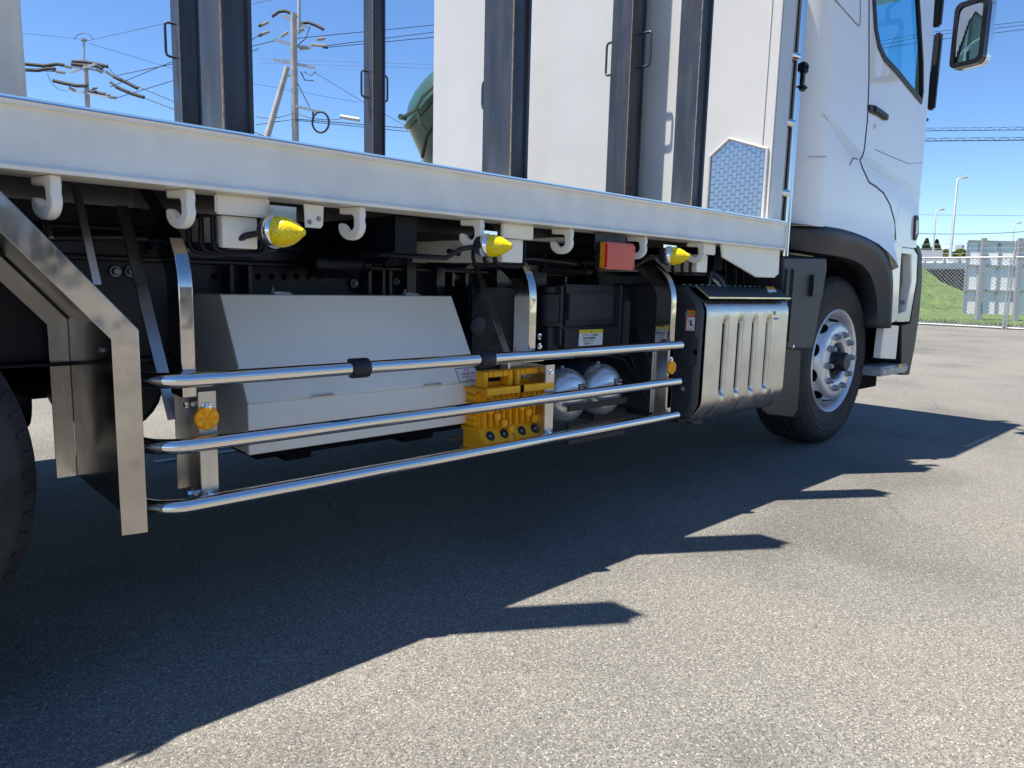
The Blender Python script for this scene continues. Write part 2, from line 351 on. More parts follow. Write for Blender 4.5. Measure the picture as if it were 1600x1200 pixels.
cross(381, .135, .088); cross(811, .145, .095); cross(1110, .13, .085)
for xx in (-.6, -1.4, -2.1, 1.3, 3.1):
    m = MB(); m.box((xx - .04, YD + .16, zb - .11), (xx + .04, YF - .3, zb - .0005)); build('crossmember', m, BLACK, truck)
# rope hooks
def hook(px, py, s=1., flip=False):
    c = P(px, py, Y=YD + .012); ud = V((.27, -.963, 0)); td_ = V((.963, .27, 0)); c = c - ud * .031 * s
    out = []; 
    def pt(u, v): q_ = c + ud * (u * 1.15 * s); out.append((q_.x, q_.y, zb - .0005 + v * s))
    pt(-.046, 0); pt(.024, 0); pt(.0265, -.02)
    R1 = .039; cx, cz = -.012, -.052
    for k in range(0, 13):
        a = math.radians(22 - k * 15.5); pt(cx + R1 * math.cos(a), cz + R1 * math.sin(a) * 1.02)
    pt(-.050, -.047); pt(-.042, -.043); pt(-.031, -.050)
    R2 = .0145
    for k in range(0, 8):
        a = math.radians(-140 + k * 22); pt(cx + R2 * math.cos(a), cz + .002 + R2 * math.sin(a) * 1.1)
    pt(.0015, -.030); pt(-.004, -.021); pt(-.046, -.019)
    m = MB(); m.prism(out, td_ * .022); return build('rope_hook', m, WHITEF, truck, bevel=.004)
for (px, py) in ((81, 300), (294, 325), (564, 350), (752, 366), (893, 375), (1009, 385), (1101, 392)): hook(px, py, .96)
# small bolted plate
m = MB(); m.prism([P(x, y, Y=YD + .05) for x, y in ((475, 318), (506, 322), (505, 352), (501, 357), (477, 355))], (0, .004, 0)); pl = build('bolted_plate', m, WHITEF, truck, bevel=.001)
m = MB(); m.bolt(P(484, 347, Y=YD + .0495), (0, -1, 0), .0045); m.bolt(P(498, 342, Y=YD + .0495), (0, -1, 0), .0045); build('bolt', m, GALV, pl)
# marker lamps
def lamp(px, py, r, plate):
    c = P(px, py, Y=YD + .0); ax = V((.5, -.87, -.02)).normalized()
    root = MB(); root.lathe(c, ax, [(0, -.045), (r * .6, -.045), (r * .85, -.035), (r * .93, -.02), (r * .98, -.010)], 28)
    h = build('marker_lamp', root, PLASTB, truck)
    m = MB(); m.lathe(c, ax, [(r * .93, -.022), (r * 1.04, -.017), (r * 1.09, -.010), (r * 1.08, -.002), (r * 1.01, .002), (r * .95, .0)], 32); build('chrome_ring', m, CHROME, h)
    m = MB(); n = 12
    prof = [(r * .98, 0)] + [(r * .98 * (1 - (k / n) ** 1.9) * 1.0 + .011 * (k / n), .068 * k / n) for k in range(1, n)] + [(.011, .069), (.008, .074), (0, .076)]
    m.lathe(c, ax, prof, 32); build('lens', m, YLENS, h)
    m = MB(); pp = [P(x, y, Y=YD + .035) for x, y in plate]; m.prism(pp, (0, .003, 0)); build('hanger_plate', m, SS, h)
    m = MB(); m.tube([c - ax * .03, c - ax * .06 + V((-.02, .02, -.012)), c + V((-.09, .1, -.04)), c + V((-.2, .3, -.03))], .008, 8); build('cable', m, PLASTB, h)
lamp(434, 362, .038, ((422, 320), (463, 324), (463, 348), (448, 352), (422, 350)))
lamp(764, 384, .034, ((756, 360), (777, 362), (777, 378), (756, 378)))
lamp(1048, 400, .036, ((1037, 382), (1057, 384), (1057, 396), (1037, 396)))
# red turn lamp
yy = YD + .012
m = MB(); a, b = P(936, 421, Y=yy), P(986, 381, Y=yy); m.box((a.x, yy, a.z), (b.x, yy + .022, b.z), bev=.006); rl = build('turn_lamp', m, PLASTB, truck)
m = MB(); m.box((a.x + .002, yy - .028, a.z + .002), (b.x - .002, yy + .0, b.z - .002), bev=.008); build('lens', m, RLENS, rl)
m = MB(); m.box((a.x - .0005, yy - .02, a.z + .005), (a.x + .0018, yy - .002, b.z - .005)); build('side_lens', m, OLENS, rl)
m = MB(); m.box((a.x, yy + .023, b.z - .03), (b.x - .004, yy + .027, zb - .0006)); hp = build('hanger_plate', m, PLAST, rl)
m = MB(); m.lathe(P(960, 371, Y=yy + .0225), (0, -1, 0), [(0, 0), (.0035, 0), (.0035, .0004), (0, .0005)], 12); m.lathe(P(946, 371, Y=yy + .0225), (0, -1, 0), [(0, 0), (.002, 0), (.002, .0004), (0, .0005)], 12); build('hole', m, BLACKM, hp)

# ---- chassis
m = MB()
for y in (2.36, 3.3):
    m.box((-3, y, .70), (4.9, y + .012, .985)); m.box((-3, y - .06 if y < 3 else y, .985), (4.9, y + .06, .997)); m.box((-3, y - .06 if y < 3 else y, .69), (4.9, y + .06, .6995))
    m.box((-3, y - .02, .998), (3.6, y + .07, 1.03)); m.box((-3, y + .0, 1.0305), (3.6, y + .05, zb - .001))
for x in (-2, -1, 0.2, .98, 1.62, 2.3, 3.0, 4.0): m.box((x, 2.38, .74), (x + .07, 3.3, .94))
ch = build('chassis_frame', m, mat('frame_paint', (.013, .017, .028), .33, spec=.5, rnoise=(5, .22, .5), bump=(5, .2, .006)), truck, bevel=.002)
m = MB()
for x in (.93, .99, 1.44, 1.50, 1.53, 1.76, 1.83, 1.90, 2.12, 2.5): m.box((x, 2.295, .70), (x + .012, 2.358, .984))
m.box((1.60, 2.28, .78), (1.64, 2.357, 1.10)); m.box((1.74, 2.28, .78), (1.78, 2.357, 1.10)); m.box((2.05, 2.27, .93), (2.35, 2.357, 1.03))
for x0, x1 in ((.3, .92), (1.0, 1.43), (1.55, 1.6), (1.91, 2.1)): m.box((x0, 2.31, 1.005), (x1, 2.335, 1.05))
build('stiffener', m, mat('chassis_grey', (.018, .022, .034), .3, coat=.3), ch)
m = MB()
for px in (335, 358, 403, 424, 444, 463, 482, 501, 583, 602, 180, 203): m.lathe(P(px, 432 if px > 250 else 423, Y=2.3595), (0, -1, 0), [(0, 0), (.011, 0), (.009, .0006), (0, .0006)], 14)
build('hole', m, BLACKM, ch)
m = MB()
for px, py in ((553, 443), (706, 432), (717, 434), (620, 440), (180, 424), (204, 424)): m.bolt(P(px, py, Y=2.35), (0, -1, 0), .011, .014)
build('bolt', m, GALV, ch)
# lighter web panels between stiffeners catch light
m = MB(); a = P(738, 460, Y=2.12); m.box((1.78, 2.12, .45), (2.17, 2.35, .93), bev=.01); bx = build('battery_box', m, BLACK, truck)
m = MB(); m.lathe(P(747, 510, Y=2.119), (0, -1, 0), [(.04, 0), (.04, .003), (.036, .005), (0, .005)], 32); build('cap', m, mat('gray_cap', (.03, .035, .045), .45), bx)
m = MB(); m.box((.2, 3.55, .5), (1.5, 4.1, 1.05), bev=.02); m.box((1.7, 3.5, .45), (3.3, 4.2, 1.05), bev=.02); build('far_light_blocker', m, BLACKM, truck)  # black boxes added on the far side to block light under the deck
m = MB(); m.tube([(.1, 2.85, .56), (4.2, 2.85, .62)], .045, 16); m.lathe((.35, 2.85, .55), (1, 0, 0), [(0, -.1), (.12, -.08), (.14, 0), (.12, .1), (0, .12)], 20); build('drive_shaft', m, BLACK, truck)
m = MB(); m.lathe((-.2, 2.85, .52), (0, 1, 0), [(0, -1.0), (.08, -1.), (.09, -.3), (.2, -.15), (.23, 0), (.2, .15), (.09, .3), (.08, 1.), (0, 1.)], 20); m.lathe((4.53, 2.85, .42), (0, 1, 0), [(0, -.8), (.06, -.8), (.06, .8), (0, .8)], 12)
m.box((3.7, 2.5, .45), (5.4, 3.2, 1.25), bev=.03); build('axle', m, BLACKM, truck)
m = MB(); m.tube([(3.45, 2.2, 1.05), (3.5, 2.1, .98), (3.53, 2.05, .9)], .05, 16); m.tube([P(1105, 420, Y=2.05), P(1100, 450, Y=2.0)], .035, 14); build('exhaust_pipe', m, SSB, truck)
m = MB()
for px in (1133, 1149, 1161, 1174, 1187): m.tube([P(px, 395, Y=1.95), P(px + 1, 445, Y=1.95)], .0045, 8)
build('cooler_pipe', m, PLAST, truck)
for k_, (z_, y_, r_) in enumerate(((1.045, 2.27, .011), (1.07, 2.29, .008))):
    rnd = random.Random(k_); m = MB(); m.tube([(-1 + .2 * i, y_ + rnd.uniform(-.006, .006), z_ + rnd.uniform(-.012, .008)) for i in range(24)], r_, 8); build('air_hose', m, PLASTB if k_ % 2 else MATS['chassis_grey'], truck)
for i in range(12):
    x = .15 + i * .27; m = MB(); m.box((x, 2.262, 1.02), (x + .018, 2.352, 1.025)); m.box((x, 2.255, 1.02), (x + .018, 2.261, 1.09)); m.box((x - .01, 2.2615, 1.0), (x + .03, 2.2645, 1.02), bev=.001); build('hose_clip', m, BLACK, truck)
for (x, y, z, r_) in ((1.25, 2.2, 1.0, .05), (1.72, 2.18, 1.04, .04), (2.9, 2.1, 1.06, .045)):
    m = MB(); m.lathe((x, y, z), (1, 0, 0), [(0, -.09), (r_ * .8, -.09), (r_, -.07), (r_, .07), (r_ * .7, .09), (r_ * .5, .1), (r_ * .5, .13), (0, .13)], 20); m.tube([(x + .13, y, z), (x + .2, y + .02, z + .02), (x + .25, y + .08, z)], .009, 8); build('air_valve', m, BLACK, truck)
# loose hoses under the deck
for pth in ([(310, 336), (312, 372), (330, 386), (395, 392), (430, 390)], [(700, 392), (760, 408), (830, 404), (900, 412)], [(1060, 412), (1075, 420), (1100, 418), (1120, 405)]):
    m = MB(); q = [P(x, y, Y=2.0) for x, y in pth]; m.tube(q, .009, 10); build('hose', m, PLASTB, truck)

# ---- stanchions & stays
def stanchion(xl, xr, top, bend, bottom_z, plate):
    """flat bar coming down from inside then vertical"""
    w_ = xr - xl; xc = (xl + xr) / 2; y0 = YS
    w_ = .034; xc = xr - w_ / 2; hy = .040
    A0 = V((xc, y0 + hy + .26, zb + .0)); B0 = V((xc, y0 + hy, bend)); up_ = (A0 - B0).normalized()
    pth = [A0]
    for k in range(9):
        t_ = k / 8; p0 = B0 + up_ * .07; p2 = B0 - V((0, 0, .07)); pth.append(p0 * (1 - t_) ** 2 + B0 * 2 * t_ * (1 - t_) + p2 * t_ ** 2)
    pth.append(V((xc, y0 + hy, plate[1] + .03)))
    m = MB(); m.tube(pth, 0, flat=(w_, .080, (0, 1, 0)))
    s_ = build('stanchion', m, SSM, truck, bevel=.003)
    return s_
def lower_plate(px0, px1, ztop, zbot, depth, s_):
    x0, x1 = P(px0, 600, Y=YS).x, P(px1, 600, Y=YS).x
    m = MB(); m.box((x0, YS, zbot), (x1, YS + .004, ztop)); m.box((x0, YS + .0045, zbot), (x0 + .004, YS + depth, ztop)); m.box((x0 - .014, YS + depth + .0005, zbot + .02), (x0 + .012, YS + depth + .004, ztop))
    lp = build('lower_bracket', m, SSB, s_, bevel=.001); xc = (x0 + x1) / 2; return lp, x0, x1
s1 = stanchion(P(280, 450, Y=YS).x, P(302, 450, Y=YS).x, None, .985, 0, (0, .63))
lp, x0, x1 = lower_plate(309, 337, .672, .385, .125, s1)
m = MB(); xc = (x0 + x1) / 2
m.bolt((xc - .002, YS - .0002, .632), (0, -1, 0), .009); m.bolt((xc - .002, YS - .0002, .412), (0, -1, 0), .009)
m.bolt((x0 - .0002, YS + .05, .635), (-1, 0, 0), .008, .012); m.bolt((x0 - .0002, YS + .05, .41), (-1, 0, 0), .008, .012); build('bolt', m, CHROME, lp)
s2 = stanchion(P(817, 480, Y=YS).x, P(839, 480, Y=YS).x, None, .965, 0, (0, .66))
lp, x0, x1 = lower_plate(853, 866, .665, .385, .10, s2)
m = MB(); xc = (x0 + x1) / 2
m.bolt((xc, YS - .0002, .635), (0, -1, 0), .009); m.bolt((xc, YS - .0002, .415), (0, -1, 0), .009); m.bolt((x0 - .0002, YS + .06, .64), (-1, 0, 0), .008, .012); m.bolt((x0 - .0002, YS + .06, .42), (-1, 0, 0), .008, .012); build('bolt', m, CHROME, lp)
m = MB(); m.box((x0 - .12, YS + .105, .36), (x0 - .015, YS + .112, .70)); m.box((x0 - .12, YS + .07, .36), (x0 - .112, YS + .1045, .70)); m.box((x1 - .25, YS + .115, .663), (x1 + .06, YS + .19, .669)); build('backing_plate', m, SSB, s2)
s3 = stanchion(P(1046, 500, Y=YS).x, P(1056, 500, Y=YS).x, None, .955, 0, (0, .40))
lp, x0, x1 = lower_plate(1042, 1050, .70, .385, .07, s3)
m = MB(); xc = (x0 + x1) / 2
m.bolt((xc, YS - .0002, .64), (0, -1, 0), .009); m.bolt((xc, YS - .0002, .40), (0, -1, 0), .009); build('bolt', m, CHROME, lp)
def stay(p0, p1, w_=.03, m_=SSB):
    m = MB(); m.tube([p0, p1], 0, flat=(w_, .006, (0, 1, 0))); build('stay', m, m_, truck, bevel=.001)
stay(P(190, 322, Y=2.16), P(272, 655, Y=YS + .13)); stay(P(738, 398, Y=2.2), P(806, 590, Y=YS + .12), .028); stay(P(962, 430, Y=2.3), P(1030, 600, Y=YS + .1), .03)
stay(P(118, 290, Y=2.0), P(152, 445, Y=1.9), .018); stay(P(68, 330, Y=2.0), P(80, 372, Y=1.95), .01)
# reflectors
def reflector(px, py, r):
    c = P(px, py, Y=YS); m = MB(); m.lathe(V((c.x, YS - .0005, c.z)), (0, -1, 0), [(0, 0), (r, 0), (r, .005), (r * .93, .0075), (0, .008)], 32); o = build('reflector', m, YREFL, truck)
    m = MB()
    for k in range(6):
        a = math.radians(60 * k + 30); u = V((math.cos(a), 0, math.sin(a))); v = V((-u.z, 0, u.x)); cc = V((c.x, YS - .0086, c.z))
        m.prism([cc + u * .001, cc + u * r * .9 + v * r * .25, cc + u * r * .9 - v * r * .25], (0, -.0006, 0))
    build('facet', m, mat('reflector_bright', (1., .46, .02), .35, spec=.3) if 'reflector_bright' not in MATS else MATS['reflector_bright'], o)
reflector(322, 653, .0295); reflector(1048, 574, .030)
# side guard tubes
R = .0185
def rail(pxy, zc, bendx, endx):
    yc = YG
    pth = []
    x0 = bendx
    for k in range(9):
        a = math.radians(90 - k * 11.25); pth.append((x0 + .09 - .09 * math.sin(a), yc + .09 - .09 * math.cos(a), zc))
    pth = [(x0, yc + .18, zc)] + pth + [(endx, yc, zc)]
    m = MB(); m.tube(pth, R, 20); return build('side_guard_tube', m, SS, truck, angle=50)
xe = P(1063, 541, Y=YG).x
t1 = rail(None, P(700, 565, Y=YG).z, P(240, 597, Y=YG).x - .005, xe)
zr = [P(700, 565, Y=YG).z, P(700, 643, Y=YG).z, P(700, 715, Y=YG).z]
rail(None, zr[1], P(240, 703, Y=YG).x - .005, xe); rail(None, zr[2], P(240, 803, Y=YG).x - .005, xe)
m = MB()
for px in (561, 758):
    c = P(px, 575, Y=YG).x; m.lathe((c, YG, zr[0]), (1, 0, 0), [(R + .0005, -.028), (R + .008, -.026), (R + .0095, -.02), (R + .0095, .02), (R + .008, .026), (R + .0005, .028)], 24)
    m.box((c - .02, YG + .012, zr[0] + .012), (c + .02, YG + .033, zr[0] + .024), bev=.003)
build('rubber_clamp', m, PLASTB, t1)

# ---- toolbox
yb = 1.88
xl, xr = P(388, 670, Y=yb).x, P(750, 610, Y=yb).x; zbt = P(388, 712, Y=yb).z; zs = P(388, 630, Y=yb).z; ztp = P(345, 460, X=xl).z; yt = P(345, 460, X=xl).y + .005
def xprof(pr, x0, x1): m = MB(); m.prism([(x0, y, z) for y, z in pr], (x1 - x0, 0, 0)); return m
m = xprof([(yb + .004, zbt), (yb + .004, zs - .004), (yt + .004, ztp - .004), (yt + .35, ztp - .004), (yt + .35, zbt)], xl + .004, xr - .004)
tb = build('toolbox', m, BEIGE, truck, bevel=.004)
m = xprof([(yb, zs), (yt, ztp), (yt + .02, ztp), (yb + .02, zs)], xl, xr); lid = build('lid', m, BEIGE, tb, bevel=.003)
m = xprof([(yb, zbt), (yb, zs - .003), (yb + .02, zs - .003), (yb + .02, zbt)], xl, xr); build('lower_panel', m, BEIGE, tb, bevel=.003)
m = MB(); m.box((xl + .03, yb + .02, zbt - .02), (xr - .05, yb + .3, zbt - .001)); m.box((xl + .12, yb + .03, zbt - .04), (xl + .2, yb + .3, zbt - .021)); m.box((xr - .3, yb + .03, zbt - .04), (xr - .18, yb + .3, zbt - .021)); build('underframe', m, BLACKM, tb)
for px in (432, 637):
    c = P(px, 455, Y=yt + .03).x
    m = MB(); m.box((c - .012, yt + .022, ztp), (c + .014, yt + .05, ztp + .008), bev=.002); m.tube([(c - .015, yt + .03, ztp + .006), (c - .01, yt + .03, ztp + .022), (c - .004, yt + .03, ztp + .008), (c + .04, yt + .028, ztp + .007)], .0022, 6); m.box((c + .008, yt + .02, ztp + .0005), (c + .045, yt + .03, ztp + .005), bev=.001)
    build('hinge', m, GALV, lid)
for px in (504, 676):
    c = P(px, 610, Y=yb).x; m = MB(); m.tube([(c - .035, yb - .001, zs + .001), (c - .03, yb - .003, zs + .004), (c + .03, yb - .003, zs + .004), (c + .035, yb - .001, zs + .001)], .0025, 6); m.box((c - .034, yb - .0015, zs - .006), (c + .034, yb - .0003, zs - .001)); build('catch', m, SSB, lid)
def sticker(parent, p, w_, h_, lines, m_bg=LBL, nrm=None, tilt=0, border=None, hdr=None):
    """p lower-left-front corner world; faces -Y with optional backward tilt (radians)"""
    p = V(p); u = V((1, 0, 0)); v = V((0, math.sin(tilt), math.cos(tilt))); n = V((0, -math.cos(tilt), math.sin(tilt)))
    def rect(a, b, c, d, off, mm, nm):
        q = MB(); q.prism([p + u * x + v * y + n * off for x, y in ((a, b), (c, b), (c, d), (a, d))], n * .0003); return build(nm, q, mm, parent)
    st = rect(0, 0, w_, h_, .0003, border or m_bg, 'sticker')
    e = .0025 if border else 0
    if border: q = MB(); q.prism([p + u * x + v * y + n * .0007 for x, y in ((e, e), (w_ - e, e), (w_ - e, h_ - e), (e, h_ - e))], n * .0002)
    if border: build('sticker_face', q, m_bg, parent)
    if hdr: q = MB(); q.prism([p + u * x + v * y + n * .0010 for x, y in ((e, h_ - hdr[0]), (w_ - e, h_ - hdr[0]), (w_ - e, h_ - e), (e, h_ - e))], n * .0002); build('sticker_header', q, hdr[1], parent)
    for (tx, ty, ts, tb_, tm, sx) in lines: text('lettering', tb_, tm, parent, p + u * tx * w_ + v * ty * h_ + n * .0014, ts, sx=sx, tilt=-tilt)
slope = math.atan2(yt - yb, ztp - zs)
q = P(715, 597, Y=yb + .01); fr = (q.z - zs) / (ztp - zs)
sticker(lid, (q.x, yb + (yt - yb) * fr, q.z), P(747, 590, Y=yb + .01).x - q.x, .052, [(.5, .8, .011, '注 意', RED, 1), (.5, .55, .0095, 'この扉を開ける時は', RED, .8), (.5, .33, .0095, '必ず停車すること', RED, .8), (.5, .12, .007, 'はさまれ注意', INK, .8)], tilt=slope, border=INK)

# ---- filter / battery unit
yf = 1.98; 
def fb(x0, y0, x1, y1, yy, dp, mm, nm, par, bev=.008):
    a, b = P(x0, y1, Y=yy), P((x0), y0, Y=yy); c = P(x1, (y0 + y1) / 2, Y=yy); q = MB(); q.box((a.x, yy, a.z), (c.x, yy + dp, b.z), bev=bev); return build(nm, q, mm, par)
fu = fb(846, 448, 982, 556, 2.06, .25, PLASTB, 'filter_unit', truck)
fb(881, 444, 964, 512, 2.01, .05, PLASTB, 'cover', fu); fb(888, 458, 958, 500, 2.0, .011, mat('plastic_slate', (.03, .036, .046), .5), 'panel', fu, .004)
fb(879, 513, 967, 560, 1.99, .08, PLASTB, 'lower_cover', fu); fb(874, 446, 879, 540, 1.99, .09, PLAST, 'rib', fu, .002); fb(966, 446, 971, 540, 1.99, .09, PLAST, 'rib', fu, .002); fb(972, 470, 984, 556, 1.99, .09, PLAST, 'rib', fu, .003)
m = MB(); c = P(858, 500, Y=2.05); zz0, zz1 = P(858, 506, Y=2.02).z, P(858, 460, Y=2.02).z; m.lathe((c.x, 2.05, 0), (0, 0, 1), [(0, zz0 - .01), (.058, zz0 - .01), (.06, zz0), (.06, zz0 + .006), (.054, zz0 + .008), (.054, zz1), (.038, zz1 + .006), (.038, zz1 + .03), (.03, zz1 + .036), (0, zz1 + .036)], 28); build('canister', m, PLASTB, fu)
m = MB(); m.box((c.x - .05, 2.01, P(858, 556, Y=2.01).z), (c.x + .06, 2.059, zz0 - .011), bev=.005); build('lower_housing', m, PLASTB, fu)
m = MB(); m.bolt(P(843, 526, Y=2.0), (0, -1, 0), .008); m.bolt(P(843, 541, Y=2.0), (0, -1, 0), .008); build('bolt', m, CHROME, fu)
a = P(904, 541, Y=1.988); b = P(941, 541, Y=1.988)
sticker(fu, (a.x, 1.9885, a.z), b.x - a.x, .068, [(.45, .64, .012, 'エアクリーナの点検', INK, .9), (.42, .46, .011, '清掃は取扱説明書', INK, .9), (.42, .28, .011, 'に従って行うこと', INK, .85), (.40, .12, .009, '部品番号 1-14', INK, .9), (.5, .87, .013, '△', INK, 1)], hdr=(.016, YEP))
# inner dark panel with a green leaf mark
m = MB(); m.box((2.62, 2.2, .3), (3.05, 2.3, 1.0), bev=.01); ip = build('inner_panel', m, PLASTB, truck)
c = P(1016, 480, Y=2.199); m = MB()
for k in range(5):
    a = math.radians(30 + 30 * k); u = V((math.cos(a), 0, math.sin(a))); v = V((-u.z, 0, u.x)) * .006; m.prism([c + u * .004, c + u * .02 + v, c + u * .034, c + u * .02 - v], (0, -.0005, 0))
build('leaf_mark', m, mat('leaf_green', (.22, .30, .03), .5), ip); text('lettering', 'ECO', mat('grey_print', (.2, .21, .22), .5), ip, c + V((-.012, -.001, -.026)), .016)
# ---- air tanks
def tank(px, py, r):
    c = P(px, py, Y=1.90); c = V((c.x, 1.90, c.z)); m = MB()
    m.lathe(c, (0, -1, 0), [(0, .035), (r * .4, .032), (r * .7, .022), (r * .88, .006), (r * .97, -.018), (r * .985, -.03), (r * .985, -.06)], 40); t = build('air_tank', m, SSM if False else mat('tank_silver', (.74, .74, .74), .3, .7, rnoise=(8, .2, .38), bump=(8, .1, .006)), truck)
    m = MB(); m.lathe(c, (0, -1, 0), [(r, -.05), (r * 1.01, -.055), (r * 1.01, -.55), (r * .8, -.58), (0, -.6)], 40); build('shell', m, PLAST, t)
    p = c + V((.012, -.0335, .018)); sticker(t, p, .05, .034, [(.5, .75, .011, 'AIR TANK', LBL, .9), (.3, .45, .009, '1.0MPa', LBL, .9)], m_bg=INK)
    m = MB(); m.box((p.x + .02, p.y - .0018, p.z + .004), (p.x + .047, p.y - .0012, p.z + .013)); build('plate_field', m, LBL, t)
    m = MB(); m.tube([c + V((.0, .05, r - .003)), c + V((0, .05, r + .006))], .008, 8); build('fitting', m, GALV, t)
    return t
tank(891, 619, .112); tank(947, 610, .112)
m = MB(); a = P(888, 640, Y=1.845); b = P(980, 625, Y=1.845); m.box((a.x, 1.845, a.z - .01), (b.x, 1.853, a.z + .016), bev=.002); a = P(893, 668, Y=1.86); b = P(978, 640, Y=1.86)
m.box((a.x - .02, 1.86, .32), (b.x, 1.875, .40), bev=.004); build('tank_strap', m, PLASTB, truck)
m = MB(); m.tube([P(985, 556, Y=2.02), P(1016, 640, Y=1.95)], .006, 6); m.tube([P(975, 552, Y=2.1), P(1030, 548, Y=2.05)], .01, 8); m.tube([P(930, 548, Y=2.0), P(975, 562, Y=2.0), P(1000, 600, Y=2.0)], .008, 8); build('air_line', m, PLASTB, truck)

# ---- exhaust treatment box
yx = 1.72; x0, x1 = P(1100, 560, Y=yx).x, P(1226, 560, Y=yx).x
zt_, zb_ = P(1102, 466, Y=yx).z, P(1098, 655, Y=yx).z
m = MB(); pr = [(yx + .05, zb_ - .005), (yx + .015, zb_ + .07), (yx + .012, zt_ - .06), (yx + .03, zt_ - .005), (yx + .10, zt_ + .05), (yx + .14, zt_ + .055), (yx + .5, zt_ + .055), (yx + .5, zb_), ]
xa = x0 - .045
m.prism([(xa, y - .006, z) for y, z in pr], (x0 - xa + .006, 0, 0)); eb = build('exhaust_box', m, PLAST, truck, bevel=.018)
m = xprof([(yx + .05, zb_ + .005), (yx + .02, zb_ + .07), (yx + .02, zt_ - .02), (yx + .45, zt_ - .02), (yx + .45, zb_)], x0 + .001, x1 - .005); build('core', m, BLACKM, eb)
# silver cover with four ribs : height field
m = MB(); N = 200; rows = []
prof2 = [(yx + .085, zt_ + .002), (yx + .045, zt_ - .003), (yx + .018, zt_ - .018), (yx + .004, zt_ - .042), (yx, zt_ - .07)] + [(yx, zt_ - .07 - (zt_ - .07 - zb_ - .085) * k / 24) for k in range(1, 25)] + [(yx + .006, zb_ + .06), (yx + .05, zb_ - .005), (yx + .062, zb_ - .02)]
zhi, zlo = zt_ - .085, zb_ + .085
for (y, z) in prof2:
    r_ = []
    for i in range(N + 1):
        x = x0 + (x1 - x0) * i / N; dx = 0
        for rc in (.21, .385, .56, .74):
            u = ((x - x0) / (x1 - x0) - rc) / .036
            e = min(1, max(0, (z - zlo) / .03)) * min(1, max(0, (zhi - z) / .03))
            if abs(u) < 1: dx += .024 * e * (min(1, (u + 1) / 1.4) * min(1, (1 - u) / .16))
        r_.append((x, y + dx, z))
    rows.append(r_)
m.grid(rows); cov = build('silver_cover', m, SSB, eb, solid=.003, angle=60)
m = MB(); m.prism([(x0 - .003, y, z) for y, z in ((yx - .006, zt_ + .004), (yx + .06, zt_ + .052), (yx + .40, zt_ + .056), (yx + .40, zt_ + .05), (yx + .062, zt_ + .045), (yx - .004, zt_ - .0))], (x1 - x0 + .002, 0, 0)); vis = build('top_shield', m, mat('shield_plate', (.10, .115, .14), .33, .3), eb, bevel=.0015)
m = MB(); m.box((x0 - .004, yx - .009, zt_ - .001), (x1, yx - .0045, zt_ + .006)); m.tube([(x0 - .003, yx - .006, zt_ + .004), (x0 - .003, yx + .06, zt_ + .052)], .004, 6); build('edge_strip', m, SS, vis)
m = MB()
for k in range(16): m.lathe((x0 + .05 + k * .05, yx + .16, zt_ + .056), (0, 0, 1), [(0, 0), (.008, 0), (.008, .004), (0, .005)], 10)
build('rivet', m, GALV, vis)
m = MB(); m.bolt(P(1211, 489, Y=yx - .002), (0, -1, 0), .008, .004); m.bolt(P(1204, 610, Y=yx - .002), (0, -1, 0), .008, .004); build('bolt', m, SSB, cov)
a = P(1209, 497, Y=yx - .002); 
m = MB(); m.box((a.x, yx - .0022, a.z - .008), (a.x + .05, yx - .0016, a.z + .001)); build('maker_tag', m, BLUEP, cov)
m = MB(); pp = P(1096, 491, Y=yx + .05); m.bolt((x0 - .0006, yx + .046, pp.z), (-1, 0, 0), .007); 
m2 = MB(); 
for py in (491, 604): q = P(1094, py, X=xa - .001); m2.bolt(V((xa - .001, yx + .07, P(1096, py, Y=yx + .06).z)), (-1, 0, 0), .008, .006)
build('bolt', m2, GALV, eb)
# lever recess on the dark end (faces rearwards)
def xrect(px0, py0, px1, py1, off, mm, nm, par, thick=.004):
    X = xa - off; pts = [P(px0, py0, X=X), P(px1, py0, X=X), P(px1, py1, X=X), P(px0, py1, X=X)]
    ya, yb2 = pts[0].y, pts[1].y; za, z2 = pts[0].z, pts[2].z
    q = MB(); q.box((X - thick, min(ya, yb2), min(za, z2)), (X, max(ya, yb2), max(za, z2))); return build(nm, q, mm, par, bevel=.0008)
rp = xrect(1081, 528, 1092, 573, .0, mat('recess_grey', (.055, .06, .07), .5), 'latch_plate', eb)
xrect(1083, 546, 1090, 555, .0045, BLACKM, 'latch_hole', eb, .001)
xrect(1072, 484, 1087, 518, .0, RED, 'sticker', eb, .0006); xrect(1073, 495, 1086, 517, .0007, LBL, 'sticker_face', eb, .0003); xrect(1073, 485, 1086, 494, .0007, ORP, 'sticker_header', eb, .0003)
X = xa - .0013; 
m = MB(); a, b = P(1073.5, 497, X=X), P(1085.5, 511, X=X); dv = V((0, 0, .004)); m.prism([a, b, b - dv, a - dv], (-.0003, 0, 0)); build('slash', m, RED, eb)
m = MB(); c = P(1080, 504, X=X + .0004); m.prism([c + V((0, y, z)) for y, z in ((-.006, -.014), (.007, -.014), (.006, .004), (.003, .014), (-.002, .012), (-.003, .002))], (-.0003, 0, 0)); build('figure', m, INK, eb)
t = text('lettering', '△注意', INK, eb, P(1079.5, 489.5, X=X), .0125, sx=1); t.rotation_euler = (math.radians(90), 0, math.radians(-90))
t = text('lettering', 'のるな', INK, eb, P(1079.5, 514.5, X=X), .008, sx=1); t.rotation_euler = (math.radians(90), 0, math.radians(-90))
p = P(1198, 464, Y=yx + .0)
m = MB(); 
def onshield(px, py, off):
    # plane through top shield slope
    n = V((0, -.048, .066)).normalized() ; p0 = V((0, yx - .006, zt_ + .004)); d = ray(px, py); t_ = (p0 + n * off - CAM).dot(n) / d.dot(n); return CAM + d * t_
